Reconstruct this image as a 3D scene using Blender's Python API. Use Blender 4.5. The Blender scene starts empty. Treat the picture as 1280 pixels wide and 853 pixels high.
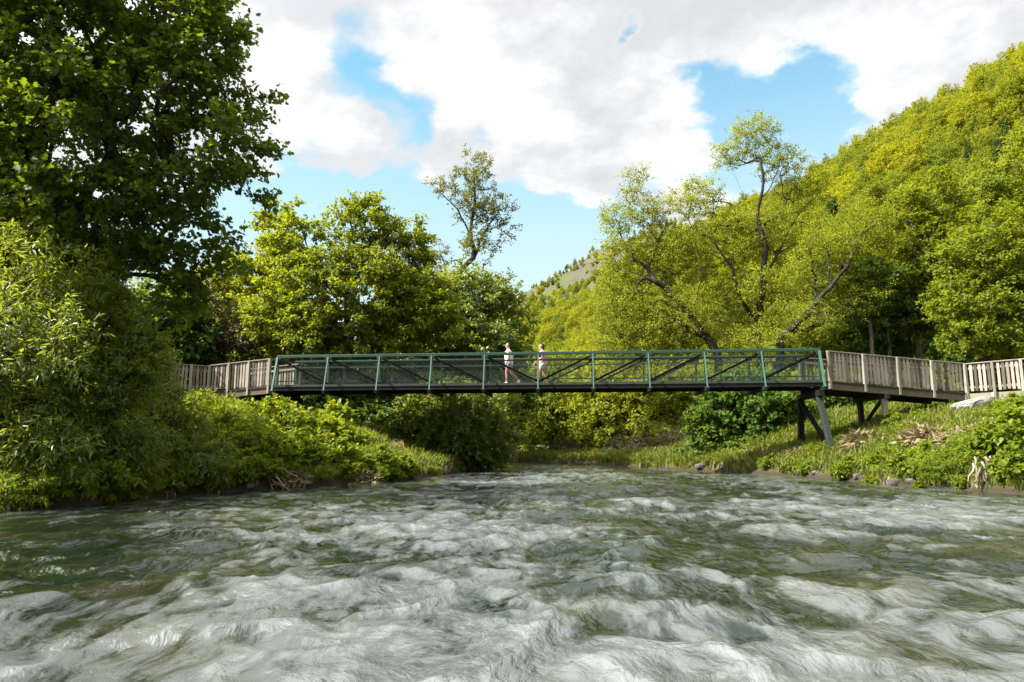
import bpy, bmesh, math, random
import numpy as np
from mathutils import Vector, Matrix

SC = bpy.context.scene
COL = SC.collection
PI = math.pi

# ------------------------------------------------------------------ camera geometry
CAM_Z = 1.05
FPX = 853.0                      # focal length in pixels of the 1280 wide photograph (24 mm lens)
PITCH = math.atan(134.5 / FPX)

def P(px, py, Y):
    """point on the ray of photograph pixel (px, py) at distance Y in front of the camera"""
    a = (px - 640.0) / FPX
    b = (426.5 - py) / FPX
    c, s = math.cos(PITCH), math.sin(PITCH)
    t = Y / (c - b * s)
    return np.array([a * t, Y, CAM_Z + (s + b * c) * t])

# ------------------------------------------------------------------ object helpers
def tag(o, label=None, cat=None, group=None, kind=None):
    if label: o['label'] = label
    if cat: o['category'] = cat
    if group: o['group'] = group
    if kind: o['kind'] = kind
    return o

def empty(name, loc=(0, 0, 0), rz=0.0):
    o = bpy.data.objects.new(name, None)
    COL.objects.link(o)
    o.location = loc
    o.rotation_euler = (0, 0, rz)
    o.empty_display_size = 0.2
    return o

def link_mesh(name, me, parent=None, loc=(0, 0, 0)):
    o = bpy.data.objects.new(name, me)
    COL.objects.link(o)
    o.location = loc
    if parent: o.parent = parent
    return o

def np_mesh(name, verts, faces, mats, attr=None, matidx=None, smooth=False):
    """verts (N,3); faces: list of (M,k) integer arrays; attr: per-vertex float 'lv'"""
    me = bpy.data.meshes.new(name)
    verts = np.asarray(verts, dtype=np.float32)
    faces = [np.asarray(f, dtype=np.int32) for f in faces if len(f)]
    me.vertices.add(len(verts))
    me.vertices.foreach_set('co', verts.ravel())
    nl = sum(f.size for f in faces)
    npoly = sum(len(f) for f in faces)
    me.loops.add(nl)
    me.loops.foreach_set('vertex_index', np.concatenate([f.ravel() for f in faces]))
    me.polygons.add(npoly)
    tot = np.concatenate([np.full(len(f), f.shape[1], dtype=np.int32) for f in faces])
    start = np.concatenate([[0], np.cumsum(tot)[:-1]]).astype(np.int32)
    me.polygons.foreach_set('loop_start', start)
    me.polygons.foreach_set('loop_total', tot)
    if matidx is not None:
        me.polygons.foreach_set('material_index', np.asarray(matidx, dtype=np.int32))
    if smooth:
        me.polygons.foreach_set('use_smooth', np.ones(npoly, dtype=bool))
    for m in (mats if isinstance(mats, (list, tuple)) else [mats]):
        me.materials.append(m)
    if attr is not None:
        a = me.attributes.new('lv', 'FLOAT', 'POINT')
        a.data.foreach_set('value', np.asarray(attr, dtype=np.float32))
    me.update(calc_edges=True)
    return me

def unit(v):
    v = np.asarray(v, dtype=float)
    return v / (np.linalg.norm(v, axis=-1, keepdims=True) + 1e-12)

class MB:
    """collects boxes, bars and tubes into ONE mesh"""
    def __init__(self):
        self.v, self.f, self.a, self.n = [], [], [], 0
    def add(self, verts, faces, lv=0.5):
        verts = np.asarray(verts, dtype=float)
        self.v.append(verts)
        self.f += [tuple(int(i) + self.n for i in f) for f in faces]
        self.a.append(np.full(len(verts), lv))
        self.n += len(verts)
    def box(self, c, s, ax=None, lv=0.5):
        c = np.asarray(c, float); h = np.asarray(s, float) / 2
        A = np.eye(3) if ax is None else np.asarray(ax, float)
        sg = np.array([[-1,-1,-1],[1,-1,-1],[1,1,-1],[-1,1,-1],[-1,-1,1],[1,-1,1],[1,1,1],[-1,1,1]], float)
        self.add(c + (sg * h) @ A, [(0,3,2,1),(4,5,6,7),(0,1,5,4),(1,2,6,5),(2,3,7,6),(3,0,4,7)], lv)
    def bar(self, p, q, w, d, up=(0, 0, 1), lv=0.5):
        """rectangular bar from p to q; w across, d along up"""
        p, q = np.asarray(p, float), np.asarray(q, float)
        L = np.linalg.norm(q - p); z = (q - p) / L
        up = np.asarray(up, float)
        x = np.cross(up, z)
        if np.linalg.norm(x) < 1e-5: x = np.cross((0, 1, 0), z)
        x = unit(x); y = np.cross(z, x)
        self.box((p + q) / 2, (w, d, L), np.array([x, y, z]), lv)
    def tube(self, pts, rad, n=8, lv=0.5, cap=True):
        pts = np.asarray(pts, float); k = len(pts)
        rad = np.full(k, rad) if np.isscalar(rad) else np.asarray(rad, float)
        t = unit(np.gradient(pts, axis=0))
        ref = np.array([0, 0, 1.0]) if abs(t[0][2]) < .9 else np.array([0, 1.0, 0])
        rings = []
        for i in range(k):
            x = unit(np.cross(ref, t[i])); y = np.cross(t[i], x); ref = np.cross(x, t[i]) if False else ref
            an = np.linspace(0, 2 * PI, n, endpoint=False)
            rings.append(pts[i] + rad[i] * (np.cos(an)[:, None] * x + np.sin(an)[:, None] * y))
        f = []
        for i in range(k - 1):
            for j in range(n):
                a, b = i * n + j, i * n + (j + 1) % n
                f.append((a, b, b + n, a + n))
        if cap:
            f.append(tuple(range(n))[::-1]); f.append(tuple((k - 1) * n + j for j in range(n)))
        self.add(np.concatenate(rings), f, lv)
    def build(self, name, mat, parent=None, loc=(0, 0, 0), smooth=False, bevel=0):
        me = bpy.data.meshes.new(name)
        V = np.concatenate(self.v)
        me.from_pydata(V.tolist(), [], self.f)
        a = me.attributes.new('lv', 'FLOAT', 'POINT')
        a.data.foreach_set('value', np.concatenate(self.a).astype(np.float32))
        me.materials.append(mat)
        if smooth:
            me.polygons.foreach_set('use_smooth', np.ones(len(me.polygons), dtype=bool))
        me.update()
        o = link_mesh(name, me, parent, loc)
        if bevel:
            m = o.modifiers.new('bevel', 'BEVEL'); m.width = bevel; m.segments = 1; m.limit_method = 'ANGLE'
        return o

# ------------------------------------------------------------------ numeric noise
def _hash(ix, iy, seed):
    h = (ix.astype(np.int64) * 374761393 + iy.astype(np.int64) * 668265263 + seed * 1442695041) & 0xFFFFFFFF
    h = ((h ^ (h >> 13)) * 1274126177) & 0xFFFFFFFF
    return (h ^ (h >> 16)) & 0xFFFFFFFF

def perlin(x, y, seed=0):
    x = np.asarray(x, float); y = np.asarray(y, float)
    ix, iy = np.floor(x), np.floor(y)
    fx, fy = x - ix, y - iy
    ux = fx * fx * fx * (fx * (fx * 6 - 15) + 10); uy = fy * fy * fy * (fy * (fy * 6 - 15) + 10)
    def g(dx, dy):
        a = _hash(ix + dx, iy + dy, seed) * (2 * PI / 4294967296.0)
        return np.cos(a) * (fx - dx) + np.sin(a) * (fy - dy)
    n0 = g(0, 0) * (1 - ux) + g(1, 0) * ux
    n1 = g(0, 1) * (1 - ux) + g(1, 1) * ux
    return (n0 * (1 - uy) + n1 * uy) * 1.5

def fbm(x, y, seed=0, octaves=4, gain=.5):
    s, a = 0, 1.0
    for i in range(octaves):
        s = s + a * perlin(x * 2 ** i, y * 2 ** i, seed + i * 17); a *= gain
    return s

def sstep(a, b, x):
    t = np.clip((np.asarray(x, float) - a) / (b - a), 0, 1)
    return t * t * (3 - 2 * t)

# ------------------------------------------------------------------ river outline and terrain height
LEFT_EDGE = [(-9.2, -60), (-8.9, 4), (-8.5, 11.3), (-7.9, 14.2), (-7.0, 17.6), (-5.6, 19.8), (-4.1, 21.8), (-3.3, 25.5), (-2.6, 29.5),
             (-1.6, 36), (-0.6, 42), (-0.4, 46), (-4, 49), (-14, 52), (-60, 56)]
RIGHT_EDGE = [(13.6, -60), (13, 8), (12, 16), (11.2, 19.9), (10.9, 25.6), (10.2, 28.5), (9.0, 32.6), (7.6, 36), (7.2, 40), (5.2, 46.5),
              (3, 50.5), (-4, 55), (-16, 59), (-60, 64)]
RIVER = np.array(LEFT_EDGE + RIGHT_EDGE[::-1], float)

def river_dist(x, y):
    """signed distance to the river outline: positive on land, negative on water"""
    x = np.asarray(x, float); y = np.asarray(y, float)
    best = np.full(x.shape, 1e9); inside = np.zeros(x.shape, bool)
    n = len(RIVER)
    for i in range(n):
        ax, ay = RIVER[i]; bx, by = RIVER[(i + 1) % n]
        ex, ey = bx - ax, by - ay
        t = np.clip(((x - ax) * ex + (y - ay) * ey) / (ex * ex + ey * ey), 0, 1)
        best = np.minimum(best, np.hypot(x - ax - t * ex, y - ay - t * ey))
        cr = ((ay > y) != (by > y))
        with np.errstate(divide='ignore', invalid='ignore'):
            xi = ax + (y - ay) * ex / (ey if ey != 0 else 1e-9)
        inside ^= cr & (x < xi)
    return np.where(inside, -best, best)

HN = np.array([.924, .384])      # horizontal direction in which the hillside climbs
def hill(x, y):
    s = HN[0] * x + HN[1] * y
    w = -.384 * x + .924 * y     # along the ridge
    foot = 55.0
    ridge_s = 195 + 8 * perlin(w / 90, 0 * w + 3.3, 5)
    d = s - foot
    top = 95 + 9 * sstep(210, 340, w) + 5 * perlin(w / 130, 0 * w + .7, 6) + 3 * perlin(w / 40, 0 * w + 9, 8)
    top = top - 20 * sstep(470, 900, w)
    base = np.where(d > 0, d * d / (d + 14) * 1.0, 0)
    span = (ridge_s - foot); full = span * span / (span + 14)
    rel = base / full
    h = np.where(rel < 1, top * rel, top - (rel - 1) * 30)
    h = h + sstep(0, 40, d) * (5 * fbm(x / 45, y / 45, 11, 3) + 1.2 * perlin(x / 9, y / 9, 12))
    return np.where(d > 0, np.maximum(h, 0), 0)

def height(x, y):
    x = np.asarray(x, float); y = np.asarray(y, float)
    d = river_dist(x, y)
    dn = d + .35 * perlin(x / 2.1, y / 2.1, 3)
    dn = np.where(np.abs(d) > 3, d, dn)
    far = sstep(36, 46, y)
    slope = .29 * (1 - far) + .05 * far
    e = np.maximum(dn - .15, 0)
    ramp = 3.3 * (1 - np.exp(-slope * e / 3.3 * (1 + .25 * e / (1 + .2 * e))))
    h = np.where(dn > 0, .30 * (1 - np.exp(-dn / .25)) + ramp + .015 * np.clip(e - 12, 0, 400), 0)
    h = h + np.where(dn > .3, .10 * fbm(x / 1.3, y / 1.3, 21, 3) + .10 * perlin(x / 4, y / 4, 22), 0) * sstep(.3, 2, dn)
    h = np.where(dn <= 0, np.maximum(-1.0, dn * .6), h)
    return h + hill(x, y)

def H(x, y):
    return float(height(np.array([x]), np.array([y]))[0])
# ------------------------------------------------------------------ node helper
class NT:
    def __init__(self, mat):
        self.t = mat.node_tree; self.n = self.t.nodes; self.l = self.t.links
        self.n.clear()
    def new(self, typ, **kw):
        nd = self.n.new(typ)
        for k, v in kw.items(): setattr(nd, k, v)
        return nd
    def put(self, sock, v):
        if isinstance(v, bpy.types.NodeSocket): self.l.new(v, sock)
        elif isinstance(v, (tuple, list)) and len(v) == 3 and sock.type == 'RGBA': sock.default_value = (*v, 1)
        else: sock.default_value = v
    def math(self, op, a, b=0.0, c=None, clamp=False):
        nd = self.new('ShaderNodeMath', operation=op, use_clamp=clamp)
        self.put(nd.inputs[0], a); self.put(nd.inputs[1], b)
        if c is not None: self.put(nd.inputs[2], c)
        return nd.outputs[0]
    def vmath(self, op, a, b=None, scale=None):
        nd = self.new('ShaderNodeVectorMath', operation=op)
        self.put(nd.inputs[0], a)
        if b is not None: self.put(nd.inputs[1], b)
        if scale is not None: self.put(nd.inputs['Scale'], scale)
        return nd.outputs['Value'] if op in ('DOT_PRODUCT', 'LENGTH', 'DISTANCE') else nd.outputs[0]
    def mix(self, f, a, b, blend='MIX'):
        nd = self.new('ShaderNodeMix', data_type='RGBA', blend_type=blend)
        self.put(nd.inputs[0], f); self.put(nd.inputs[6], a); self.put(nd.inputs[7], b)
        return nd.outputs[2]
    def ramp(self, f, a, b, lo=0.0, hi=1.0, interp='SMOOTHSTEP'):
        nd = self.new('ShaderNodeMapRange', interpolation_type=interp)
        self.put(nd.inputs[0], f); self.put(nd.inputs[1], a); self.put(nd.inputs[2], b); self.put(nd.inputs[3], lo); self.put(nd.inputs[4], hi)
        return nd.outputs[0]
    def noise(self, vec, scale, detail=4, rough=.55, dist=0, out=0):
        nd = self.new('ShaderNodeTexNoise')
        if vec is not None: self.put(nd.inputs['Vector'], vec)
        self.put(nd.inputs['Scale'], scale); self.put(nd.inputs['Detail'], detail); self.put(nd.inputs['Roughness'], rough); self.put(nd.inputs['Distortion'], dist)
        return nd.outputs[out]
    def attr(self, name='lv'):
        return self.new('ShaderNodeAttribute', attribute_name=name).outputs['Fac']
    def mapping(self, vec, scale=(1, 1, 1), loc=(0, 0, 0), rot=(0, 0, 0)):
        nd = self.new('ShaderNodeMapping')
        self.put(nd.inputs['Vector'], vec); nd.inputs['Scale'].default_value = scale; nd.inputs['Location'].default_value = loc; nd.inputs['Rotation'].default_value = rot
        return nd.outputs[0]
    def bump(self, h, strength=.3, dist=.02, normal=None):
        nd = self.new('ShaderNodeBump')
        nd.inputs['Strength'].default_value = strength; nd.inputs['Distance'].default_value = dist
        self.put(nd.inputs['Height'], h)
        if normal is not None: self.put(nd.inputs['Normal'], normal)
        return nd.outputs[0]
    def bsdf(self, color, rough=.6, normal=None, spec=.5, metal=0.0, ior=1.45):
        b = self.new('ShaderNodeBsdfPrincipled')
        self.put(b.inputs['Base Color'], color); self.put(b.inputs['Roughness'], rough); self.put(b.inputs['Specular IOR Level'], spec)
        self.put(b.inputs['Metallic'], metal); self.put(b.inputs['IOR'], ior)
        if normal is not None: self.put(b.inputs['Normal'], normal)
        return b.outputs[0]
    def out(self, shader):
        o = self.new('ShaderNodeOutputMaterial'); self.l.new(shader, o.inputs['Surface'])

def new_mat(name):
    m = bpy.data.materials.new(name); m.use_nodes = True
    return m, NT(m)

def leaf_mat(name, dark, light, trans, tw=.42, rough=.5, spec=.22, objvar=.0, alt=None):
    m, t = new_mat(name)
    lv = t.attr()
    col = t.mix(lv, dark, light)
    tcol = t.mix(lv, tuple(c * .75 for c in trans), trans)
    if objvar:
        r = t.new('ShaderNodeObjectInfo').outputs['Random']
        f = t.ramp(r, 0, 1, 0, objvar, 'LINEAR')
        al = alt or tuple(c * .5 for c in light)
        col = t.mix(f, col, al)
        tcol = t.mix(f, tcol, tuple(c * 1.6 for c in al))
    b = t.bsdf(col, rough, spec=spec)
    tr = t.new('ShaderNodeBsdfTranslucent'); t.put(tr.inputs['Color'], tcol)
    mx = t.new('ShaderNodeMixShader'); mx.inputs[0].default_value = tw
    t.l.new(b, mx.inputs[1]); t.l.new(tr.outputs[0], mx.inputs[2])
    t.out(mx.outputs[0])
    return m

def bark_mat(name, a, b, scale=6):
    m, t = new_mat(name)
    co = t.new('ShaderNodeTexCoord').outputs['Object']
    n = t.noise(t.mapping(co, (1, 1, .25)), scale, 6, .65)
    n2 = t.noise(co, 1.1, 3)
    col = t.mix(t.ramp(n, .3, .7), a, b)
    col = t.mix(t.ramp(n2, .45, .7, 0, .5), col, tuple(c * .6 + .02 for c in b))
    t.out(t.bsdf(col, .9, t.bump(n, .7, .03), spec=.2))
    return m

M = {}
M['bark'] = bark_mat('bark', (.018, .014, .010), (.075, .06, .045))
M['bark_pale'] = bark_mat('bark_pale', (.06, .05, .038), (.19, .165, .13))
M['bark_dark'] = bark_mat('bark_dark', (.010, .008, .006), (.045, .036, .027))
M['leaf_maple'] = leaf_mat('leaf_maple', (.022, .046, .008), (.062, .10, .010), (.22, .29, .010), .44)
M['leaf_sycamore'] = leaf_mat('leaf_sycamore', (.048, .078, .010), (.138, .172, .011), (.37, .41, .012), .44)
M['leaf_yellow'] = leaf_mat('leaf_yellow', (.085, .115, .010), (.18, .20, .011), (.45, .47, .012), .45)
M['leaf_willow'] = leaf_mat('leaf_willow', (.10, .13, .014), (.19, .215, .018), (.44, .46, .018), .45)
M['leaf_osier'] = leaf_mat('leaf_osier', (.055, .095, .016), (.15, .195, .032), (.33, .38, .025), .44, rough=.4, spec=.5)
M['leaf_olive'] = leaf_mat('leaf_olive', (.055, .07, .012), (.115, .12, .016), (.28, .28, .02), .4)
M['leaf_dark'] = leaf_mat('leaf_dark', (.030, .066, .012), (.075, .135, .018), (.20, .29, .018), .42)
M['leaf_bush'] = leaf_mat('leaf_bush', (.065, .11, .011), (.15, .20, .015), (.36, .42, .014), .43)
M['leaf_bronze'] = leaf_mat('leaf_bronze', (.035, .026, .018), (.085, .06, .038), (.10, .07, .03), .3)
M['leaf_twiggy'] = leaf_mat('leaf_twiggy', (.05, .045, .022), (.10, .09, .03), (.14, .12, .03), .3)
M['leaf_hill'] = leaf_mat('leaf_hill', (.11, .13, .009), (.23, .23, .009), (.54, .51, .009), .46, objvar=.75, alt=(.085, .125, .014))
M['leaf_hill_dark'] = leaf_mat('leaf_hill_dark', (.022, .045, .014), (.05, .08, .02), (.10, .13, .02), .33, objvar=.5, alt=(.035, .06, .03))
M['grass'] = leaf_mat('grass', (.06, .085, .014), (.165, .185, .032), (.25, .28, .025), .38, rough=.6)
M['straw'] = leaf_mat('straw', (.16, .125, .06), (.33, .27, .15), (.2, .16, .07), .25, rough=.7)

def wood_mat(name, a, b, grain=(9, 9, 1.2), var=.5, bumpd=.004):
    m, t = new_mat(name)
    co = t.new('ShaderNodeTexCoord').outputs['Object']
    n = t.noise(t.mapping(co, grain), 3.0, 6, .7)
    n2 = t.noise(co, 2.2, 4, .6)
    lv = t.attr()
    f = t.math('ADD', t.math('MULTIPLY', n, .6), t.math('MULTIPLY', lv, var))
    col = t.mix(t.ramp(f, .25, .85), a, b)
    col = t.mix(t.ramp(n2, .52, .75, 0, .45), col, (.05, .055, .03))
    t.out(t.bsdf(col, .85, t.bump(n, .5, bumpd), spec=.25))
    return m
M['picket'] = wood_mat('picket', (.065, .050, .040), (.31, .26, .215), var=.75)
M['rail_wood'] = wood_mat('rail_wood', (.14, .115, .095), (.30, .26, .22), (1.2, 9, 9))
M['post_wood'] = wood_mat('post_wood', (.13, .115, .09), (.31, .28, .235))
M['beam_wood'] = wood_mat('beam_wood', (.055, .043, .03), (.17, .14, .095), (.9, 9, 9))
M['wall_wood'] = wood_mat('wall_wood', (.17, .15, .11), (.36, .33, .26), (.9, 9, 9))
M['tar_wood'] = wood_mat('tar_wood', (.012, .010, .008), (.045, .038, .03), (1, 8, 8))
M['drift'] = wood_mat('drift', (.10, .085, .06), (.27, .235, .185))
M['deck_wood'] = wood_mat('deck_wood', (.05, .042, .034), (.15, .13, .105), (9, 1, 9))

def paint_mat(name, c, worn, rough=.45, amt=.25, spec=.5):
    m, t = new_mat(name)
    co = t.new('ShaderNodeTexCoord').outputs['Object']
    n = t.noise(co, 3.0, 6, .7); n2 = t.noise(co, 26, 4, .6)
    col = t.mix(t.ramp(n, .35, .75, 0, .55), c, tuple(x * .6 for x in c))
    col = t.mix(t.ramp(n2, .62, .72, 0, amt), col, worn)
    t.out(t.bsdf(col, t.ramp(n, .3, .7, rough - .1, rough + .2), t.bump(n2, .15, .003), spec=spec))
    return m
M['green'] = paint_mat('green_paint', (.016, .053, .033), (.09, .11, .085))
M['green_lit'] = paint_mat('lit_green_paint', (.06, .125, .088), (.17, .20, .17), amt=.5)  # bridge green made paler to paint sunlight on the leaning struts
M['green_dark'] = paint_mat('dark_green_paint', (.016, .035, .026), (.07, .06, .05))
M['steel_dark'] = paint_mat('dark_steel', (.009, .009, .008), (.04, .032, .025), .7, .25, .2)
M['black_steel'] = paint_mat('black_steel', (.004, .004, .004), (.012, .010, .008), .8, .15, .06)
M['steel_grey'] = paint_mat('grey_green_steel', (.024, .033, .029), (.05, .048, .04), .7, .25, .2)
M['lit_edge_steel'] = paint_mat('lit_edge_steel', (.045, .055, .045), (.10, .085, .065), .7, .4, .2)  # paler steel colour carrying the light on the chord's upper edge
M['wire'] = paint_mat('netting_wire', (.035, .06, .048), (.05, .06, .05), .6)

def simple(name, c, rough=.7, spec=.3, nscale=20, amp=.25):
    m, t = new_mat(name)
    co = t.new('ShaderNodeTexCoord').outputs['Object']
    n = t.noise(co, nscale, 4)
    t.out(t.bsdf(t.mix(t.ramp(n, .3, .7), tuple(x * (1 - amp) for x in c), c), rough, spec=spec))
    return m
M['skin'] = simple('skin', (.46, .25, .17), .55)
M['hair'] = simple('hair', (.018, .012, .010), .6)
M['tee_white'] = simple('white_cotton', (.80, .80, .80), .9, amp=.06)
M['tee_pink'] = simple('pink_cotton', (.66, .36, .48), .9, amp=.1)
M['shorts_blue'] = simple('faded_denim', (.30, .36, .46), .9)
M['shorts_pale'] = simple('pale_cotton', (.55, .55, .60), .9)
M['shoe_white'] = simple('white_canvas', (.80, .80, .78), .7, amp=.05)
M['shoe_dark'] = simple('brown_canvas', (.12, .08, .06), .8)

def rock_mat():
    m, t = new_mat('schist')
    co = t.new('ShaderNodeTexCoord').outputs['Object']
    n = t.noise(t.mapping(co, (1, 1, 7), rot=(.25, .35, 0)), 3, 8, .7)
    n2 = t.noise(co, 1.5, 3)
    col = t.mix(t.ramp(n, .3, .7), (.10, .095, .085), (.29, .28, .26))
    col = t.mix(t.ramp(n2, .5, .7, 0, .5), col, (.24, .22, .18))
    t.out(t.bsdf(col, .85, t.bump(n, .8, .04), spec=.3))
    return m
M['rock'] = rock_mat()
M['wet_rock'] = simple('wet_stone', (.10, .09, .075), .6, .4, 6, .6)

def ground_mat():
    m, t = new_mat('bank_earth')
    co = t.new('ShaderNodeTexCoord').outputs['Object']
    sx = t.new('ShaderNodeSeparateXYZ'); t.put(sx.inputs[0], co)
    n = t.noise(co, .35, 6, .6); n2 = t.noise(co, 3.5, 6, .7); n3 = t.noise(co, .06, 7, .65)
    soil = t.mix(n2, (.045, .032, .018), (.13, .10, .06))
    grass = t.mix(n2, (.05, .065, .013), (.14, .145, .03))
    col = t.mix(t.ramp(n, .38, .56), soil, grass)
    wet = t.ramp(sx.outputs['Z'], .05, .35)
    col = t.mix(wet, (.035, .028, .018), col)
    col = t.mix(t.ramp(sx.outputs['Z'], 8, 20), col, t.mix(t.noise(co, .11, 6, .65), (.035, .055, .012), (.085, .10, .016)))
    # bare rock high on the hillside
    rk = t.math('MULTIPLY', t.ramp(sx.outputs['Z'], 50, 100), t.ramp(n3, .42, .56))
    rock = t.mix(t.noise(co, .25, 8, .75), (.035, .031, .029), (.105, .09, .082))
    col = t.mix(rk, col, rock)
    t.out(t.bsdf(col, .95, t.bump(n2, .8, .06), spec=.15))
    return m
M['ground'] = ground_mat()
# ------------------------------------------------------------------ leaves
def _tpl(vs, fs): return np.array(vs, float), [np.array(f) for f in fs]
# x across, y along the leaf, z fold
LEAF = {
 'diamond': _tpl([(0,0,0),(.36,.42,.10),(0,1,-.05),(-.36,.42,.10)], [[(0,1,2),(0,2,3)]]),
 'oval': _tpl([(0,0,0),(.30,.25,.07),(.27,.65,.07),(0,1,-.08),(-.27,.65,.07),(-.30,.25,.07)], [[(0,1,2,3),(0,3,4,5)]]),
 'narrow': _tpl([(0,0,0),(.13,.4,.03),(0,1,-.14),(-.13,.4,.03)], [[(0,1,2),(0,2,3)]]),
 'spray': _tpl([(0,0,0),(.42,.28,.05),(.16,.45,0),(.38,.72,.04),(0,1,-.1),(-.38,.72,.04),(-.16,.45,0),(-.42,.28,.05)],
               [[(0,1,2),(0,2,6),(0,6,7),(2,3,4),(2,4,6),(6,4,5)]]),
 'maple': _tpl([(0,0,0),(.30,-.02,.03),(.24,.18,.02),(.58,.34,.08),(.26,.48,.02),(.30,.80,.04),(0,1.0,-.06),(-.30,.80,.04),(-.26,.48,.02),(-.58,.34,.08),(-.24,.18,.02),(-.30,-.02,.03)],
               [[(0,1,2),(0,2,4),(2,3,4),(0,4,8),(4,5,6),(4,6,8),(8,6,7),(0,8,10),(8,9,10),(0,10,11)]]),
}

def leaves_mesh(name, pos, axis, nrm, size, lv, kind, mat):
    tv, tf = LEAF[kind]
    axis = unit(axis); x = unit(np.cross(axis, nrm)); z = np.cross(x, axis)
    k = len(tv)
    V = (pos[:, None, :] + size[:, None, None] * (tv[None, :, 0:1] * x[:, None, :] + tv[None, :, 1:2] * axis[:, None, :] + tv[None, :, 2:3] * z[:, None, :])).reshape(-1, 3)
    F = [(np.arange(len(pos))[:, None, None] * k + f[None]).reshape(-1, f.shape[1]) for f in tf]
    return np_mesh(name, V, F, mat, np.repeat(lv, k))

def frusta(p, q, rp, rq, n):
    """tapered tubes for many segments at once"""
    t = unit(q - p)
    ref = np.where(np.abs(t[:, 2:3]) > .9, np.array([[1., 0, 0]]), np.array([[0, 0, 1.]]))
    x = unit(np.cross(ref, t)); y = np.cross(t, x)
    an = np.linspace(0, 2 * PI, n, endpoint=False)
    c, s = np.cos(an), np.sin(an)
    ring = c[None, :, None] * x[:, None, :] + s[None, :, None] * y[:, None, :]
    A = p[:, None, :] + rp[:, None, None] * ring
    B = q[:, None, :] + t[:, None, :] * (rq[:, None, None] * .35) + rq[:, None, None] * ring
    V = np.concatenate([A, B], axis=1).reshape(-1, 3)
    i = np.arange(n); j = (i + 1) % n
    f = np.stack([i, j, j + n, i + n], axis=1)
    F = (np.arange(len(p))[:, None, None] * 2 * n + f[None]).reshape(-1, 4)
    return V, F

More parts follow.
